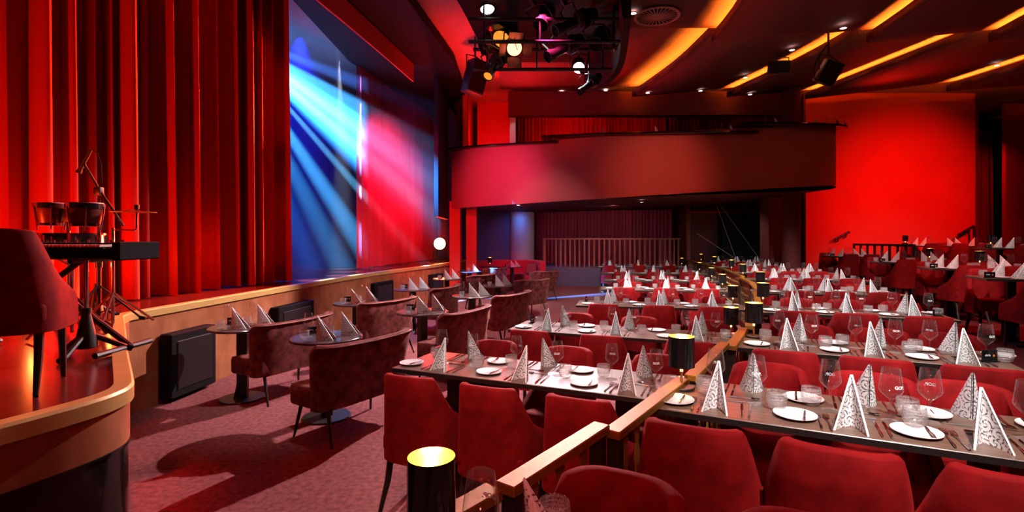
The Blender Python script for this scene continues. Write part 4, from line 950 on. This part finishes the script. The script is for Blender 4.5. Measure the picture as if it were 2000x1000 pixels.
for k in range(3):
    a = 2*PI*k/3; put('leg', MB().sweep([(0, 0, -0.38), (0.24*math.cos(a), 0.24*math.sin(a), -0.67)], 0.009, 8).mesh('leg', 'chrome'), sd)
    put('basket_arm', MB().sweep([(0, 0, -0.2), (0.19*math.cos(a), 0.19*math.sin(a), -0.07), (0.19*math.cos(a), 0.19*math.sin(a), 0.03)], 0.008, 6).mesh('basket_arm', 'chrome'), sd)
cs_ = thing('cymbal_stand', 'thin bronze cymbal on a bent chrome arm beside the bongos', 'cymbal', (-2.98, 3.95, ST))
put('pole', MB().tube((-0.1, 0, 0.0), (-0.1, 0, 0.76), 0.011, n=10).mesh('pole', 'chrome'), cs_)
put('arm', MB().sweep([(-0.1, 0, 0.745), (0.07, 0, 0.74), (0.085, 0, 0.76), (0.085, 0, 0.93)], 0.007, 6).mesh('arm', 'chrome'), cs_)
put('plate', MB().lathe([(0.0, 0.022), (0.03, 0.018), (0.05, 0.005), (0.15, -0.004), (0.15, -0.006), (0.05, 0.002), (0, 0.016)], 32, (0.06, 0, 0.885)).mesh('plate', 'cymbal_bronze'), cs_)
put('wing_nut', MB().lathe([(0.016, 0), (0.018, 0.03), (0, 0.034)], 10, (0.085, 0, 0.905)).mesh('wing_nut', 'black_metal'), cs_)
for k in range(3):
    a = 2*PI*k/3+0.9; put('leg', MB().sweep([(-0.1, 0, 0.26), (-0.1+0.27*math.cos(a), 0.27*math.sin(a), 0.015)], 0.010, 8).mesh('leg', 'chrome'), cs_)
ms = tripod('microphone_stand', 'black boom microphone stand rising behind the bongos', 'microphone stand', -3.35, 4.15, 1.0, 'black_metal', 0.3, False, 0.3); ms.rotation_euler.z = 0
put('boom', MB().sweep([(0.20, 0, 0.78), (0.0, 0, 1.08), (-0.13, 0, 1.30)], 0.010, 8).mesh('boom', 'black_metal'), ms)
put('clutch', MB().rbox((0.0, 0, 1.06), (0.06, 0.05, 0.07), 0.012, 2).mesh('clutch', 'black_metal'), ms)
mic = put('microphone', MB().sweep([(-0.06, 0, 1.40), (-0.15, 0, 1.24), (-0.165, 0, 1.21)], [0.012, 0.017, 0.024], 10).mesh('microphone', 'black_metal'), ms)
put('cable', MB().sweep([(-0.06, 0, 1.40), (-0.01, 0, 1.37), (0.02, 0, 1.28), (0.02, 0.01, 1.08), (0.03, 0.02, 0.6), (0.05, 0.03, 0.02)], 0.004, 6).mesh('cable', 'black_matte'), mic)
gs = tripod('floor_stand', 'short black pegged floor stand at the back of the stage tip', 'stand', -3.5, 4.3, 0.30, 'black_metal', 0.16, True)
stc = chair_p.make('red velvet chair standing on the stage at the keyboard', (-2.27, 2.30, ST), 0.45, None, 0.88)
so = thing('piano_stool', 'low padded stool in the shadow behind the stage chair', 'stool', (-3.35, 3.05, ST))
put('seat', MB().lathe([(0, 0.40), (0.15, 0.40), (0.17, 0.42), (0.165, 0.46), (0.12, 0.475), (0, 0.478)], 28).mesh('seat', 'seat_velvet'), so)
put('column', MB().tube((0, 0, 0.02), (0, 0, 0.4), 0.025, n=10).mesh('column', 'black_metal'), so)
for k in range(4): put('leg', MB().sweep([(0, 0, 0.14), (0.2*math.cos(k*PI/2), 0.2*math.sin(k*PI/2), 0.02)], 0.014, 8).mesh('leg', 'black_metal'), so)
fl = thing('stage_floodlight', 'glowing red floodlight on the far end of the stage', 'stage light', (-2.07, 14.7, ST))
put('yoke', MB().sweep([(-0.2, 0, 0.5), (-0.2, 0, 0.1), (0, 0, 0.03), (0.2, 0, 0.1), (0.2, 0, 0.5)], 0.018, 6).mesh('yoke', 'black_metal'), fl)
put('housing', MB().lathe([(0, 0.16), (0.1, 0.16), (0.17, 0), (0.18, -0.06), (0.165, -0.06)], 24, M=Matrix.Translation((0, 0, 0.52)) @ Matrix.Rotation(-PI/2, 4, 'X')).mesh('housing', 'black_metal'), fl)
put('lens', MB().lathe([(0, 0.0), (0.165, 0.0)], 24, M=Matrix.Translation((0, -0.03, 0.52)) @ Matrix.Rotation(-PI/2, 4, 'X')).mesh('lens', 'lens_flood'), fl)
put('base', MB().rbox((0, 0, 0.02), (0.36, 0.26, 0.04), 0.01, 2).mesh('base', 'black_metal'), fl)

# ================================================================== LIGHT RIG AND SPEAKERS
def orient(o, tgt): o.rotation_euler = (Vector(tgt)-o.location).to_track_quat('Y', 'Z').to_euler()
RX = Matrix.Rotation(-PI/2, 4, 'X')
def stage_lamp(kind, loc, tgt, lens, lab, s=1.0, zc=4.93):
    t = thing('stage_spotlight', lab, 'stage light', loc, 0, None, s); orient(t, tgt)
    if kind == 'par': prof = [(0, -0.22), (0.06, -0.22), (0.10, -0.12), (0.11, 0.10), (0.10, 0.10)]
    elif kind == 'profile': prof = [(0, -0.36), (0.07, -0.36), (0.09, -0.30), (0.09, -0.05), (0.065, -0.03), (0.065, 0.20), (0.08, 0.21), (0.08, 0.30), (0.07, 0.30)]
    else: prof = [(0, -0.20), (0.11, -0.20), (0.13, -0.16), (0.13, 0.12), (0.115, 0.12)]
    put('housing', MB().lathe(prof, 22, M=RX).mesh('housing', 'black_metal'), t)
    put('lens', MB().lathe([(0, prof[-1][1]-0.02), (prof[-1][0], prof[-1][1]-0.02)], 22, M=RX).mesh('lens', lens), t)
    put('yoke', MB().sweep([(-0.16, 0, 0), (-0.16, 0, 0.2), (0, 0, 0.24), (0.16, 0, 0.2), (0.16, 0, 0)], 0.012, 6).mesh('yoke', 'black_metal'), t)
    put('clamp', MB().rbox((0, 0, 0.28), (0.06, 0.06, 0.10), 0.01, 2).mesh('clamp', 'black_metal'), t)
    for k in range(4): put('cooling_fin', MB().lathe([(0.09, -0.19+0.03*k), (0.125, -0.19+0.03*k), (0.125, -0.18+0.03*k), (0.09, -0.18+0.03*k)], 22, M=RX).mesh('cooling_fin', 'black_metal'), t)
    if kind == 'barn':
        for k in range(4):
            M = Matrix.Rotation(k*PI/2, 4, 'Y') @ Matrix.Translation((0, 0.12, 0.13)) @ Matrix.Rotation(0.65, 4, 'X')
            put('barn_door', MB().box((0, 0.10, 0), (0.22, 0.2, 0.006), M).mesh('barn_door', 'black_metal'), t)
    return t
W = lambda px, py, y: ((px-1000)/1000*y, y, 1.6+(465-py)/1000*y)
stage_lamp('par', W(951, 8, 7.4), W(960, 120, 7.1), 'lens_white', 'round spotlight with pale lens at the top of the rig')
stage_lamp('barn', W(985, 70, 8.2), W(800, 300, 6.0), 'lens_amber', 'spotlight with open barn doors at the stage edge of the rig', 1.25)
stage_lamp('barn', W(1003, 92, 8.0), W(1090, 200, 5.0), 'lens_red', 'spotlight with glaring red lens in the rig', 1.0)
stage_lamp('profile', W(965, 130, 8.1), W(930, 185, 7.6), 'lens_amber', 'long dark spotlight below the red lens')
stage_lamp('par', W(1130, 130, 8.85), (0.7, 3.0, 0.8), 'lens_white', 'moving head with dazzling white lens at the bottom of the rig', 0.95)
stage_lamp('profile', W(1150, 166, 8.7), W(1060, 240, 8.2), 'black_matte', 'dark profile spotlight hanging below the white lens', 0.85)
stage_lamp('profile', W(1100, 95, 7.6), W(960, 170, 7.0), 'black_matte', 'dark profile spotlight in the middle of the rig', 1.1)
stage_lamp('profile', W(1120, 45, 7.2), W(980, 110, 6.8), 'black_matte', 'dark profile spotlight near the top of the rig', 1.1)
stage_lamp('par', W(1060, 40, 7.4), W(1020, 120, 7.0), 'black_matte', 'unlit can spotlight in the dark rig centre', 1.1)
stage_lamp('par', W(1168, 80, 7.8), W(1120, 150, 7.2), 'black_matte', 'unlit can spotlight beside the black rig drape', 1.1)
rg = thing('lighting_truss', 'black pipe truss carrying the spotlights over the stage edge', 'truss', (0, 0, 0))
for k, (y, z) in enumerate(((7.3, 4.72), (8.2, 4.62), (7.3, 4.40), (8.2, 4.30), (8.85, 4.86))):
    put('pipe', MB().tube((-0.62, y, z), (1.6, y, z), 0.03, n=8).mesh('pipe', 'black_metal'), rg)
for px_, py_, yy in ((1130, 130, 8.85), (1150, 166, 8.7)):
    x, y, z = W(px_, py_, yy); put('hanger', MB().tube((x, y, z+0.04), (x, y, 4.94), 0.014, n=6).mesh('hanger', 'black_metal'), rg)
for x in (-0.4, 0.4, 1.45):
    for y in (7.3, 8.2): put('hanger', MB().tube((x, y, 4.3), (x, y, 4.94), 0.015, n=6).mesh('hanger', 'black_metal'), rg)
    put('brace', MB().tube((x, 7.3, 4.4), (x+0.2, 8.2, 4.6), 0.018, n=6).mesh('brace', 'black_metal'), rg)
def speaker(loc, size, tilt, rz, lab, ztop):
    t = thing('hanging_speaker', lab, 'speaker', loc, 0, 'speakers hung from the ceiling'); t.rotation_euler = (0, 0, 0)
    M = Matrix.Rotation(rz, 4, 'Z') @ Matrix.Rotation(tilt[0], 4, 'X') @ Matrix.Rotation(tilt[1], 4, 'Y'); w_, d_, h_ = size
    put('cabinet', MB().rbox((0, 0, 0), size, 0.02, 2, M).mesh('cabinet', 'black_metal'), t)
    put('grille', MB().rbox((0, -d_/2-0.005, 0), (w_*0.9, 0.02, h_*0.92), 0.008, 1, M).mesh('grille', 'black_matte'), t)
    a = M @ Vector((-w_/2-0.015, 0, 0)); b = M @ Vector((w_/2+0.015, 0, 0)); top = Vector((0, 0, h_/2+0.10))
    put('bracket', MB().sweep([a, a+Vector((0, 0, h_/2+0.06)), top, b+Vector((0, 0, h_/2+0.06)), b], 0.013, 6).mesh('bracket', 'black_metal'), t)
    put('hanger', MB().tube(top, (0, 0, ztop-loc[2]), 0.018, n=8).mesh('hanger', 'black_metal'), t)
    return t
speaker(W(928, 152, 10.2), (0.36, 0.36, 0.66), (0.12, 0.22), 0.55, 'tall black speaker hung beside the stage arch', 5.61)
speaker(W(1521, 131, 10.4), (0.36, 0.26, 0.24), (0.25, 0.0), -0.1, 'small black speaker hung before the round column', 5.38)
t = speaker(W(1618, 142, 9.2), (0.30, 0.32, 0.42), (0.3, 0.45), -0.3, 'tilted black speaker on a long rod under the amber strips', 5.40)
put('cable', MB().sweep([(-0.03, 0, 0.5), (-0.2, 0, 0.25), (-0.27, 0, 0.05), (-0.24, 0, -0.12), (-0.12, 0, -0.15)], 0.010, 6).mesh('cable', 'black_matte'), t)
speaker(W(862, 290, 14.6), (0.26, 0.22, 0.42), (0.2, 0.1), 0.2, 'small dark speaker on the arch beside the stage', 5.6)

# ================================================================== STAGE HAZE
hm = D.materials.new('haze'); hm.use_nodes = True; nn_, ll_ = nodes_of(hm); nn_.clear()
vo_ = nn_.new('ShaderNodeVolumeScatter'); vo_.inputs['Density'].default_value = 0.06; vo_.inputs['Color'].default_value = (1, 1, 1, 1)
oo_ = nn_.new('ShaderNodeOutputMaterial'); ll_.new(vo_.outputs[0], oo_.inputs['Volume']); MATS['haze'] = hm
hz = put('haze', MB().prism([(-7.4, 8.75), (-3.5, 8.75), (-3.28, 10.9), (-2.92, 13.0), (-2.58, 15.0), (-2.36, 16.2), (-7.4, 16.2)], 0.94, 5.36).mesh('haze', 'haze'), label='thin stage haze lit by the blue beams', cat='haze', kind='stuff')
hm2 = hm.copy(); hm2.node_tree.nodes['Volume Scatter'].inputs['Density'].default_value = 0.006; MATS['haze_thin'] = hm2
put('haze', MB().prism([(-3.48, 8.75), (-2.3, 8.75), (-1.75, 12.3), (-1.8, 16.2), (-2.34, 16.2), (-2.56, 15.0), (-2.90, 13.0), (-3.26, 10.9)], 0.94, 5.36).mesh('haze', 'haze_thin'), label='fainter haze drifting before the pleated side curtain', cat='haze', kind='stuff')
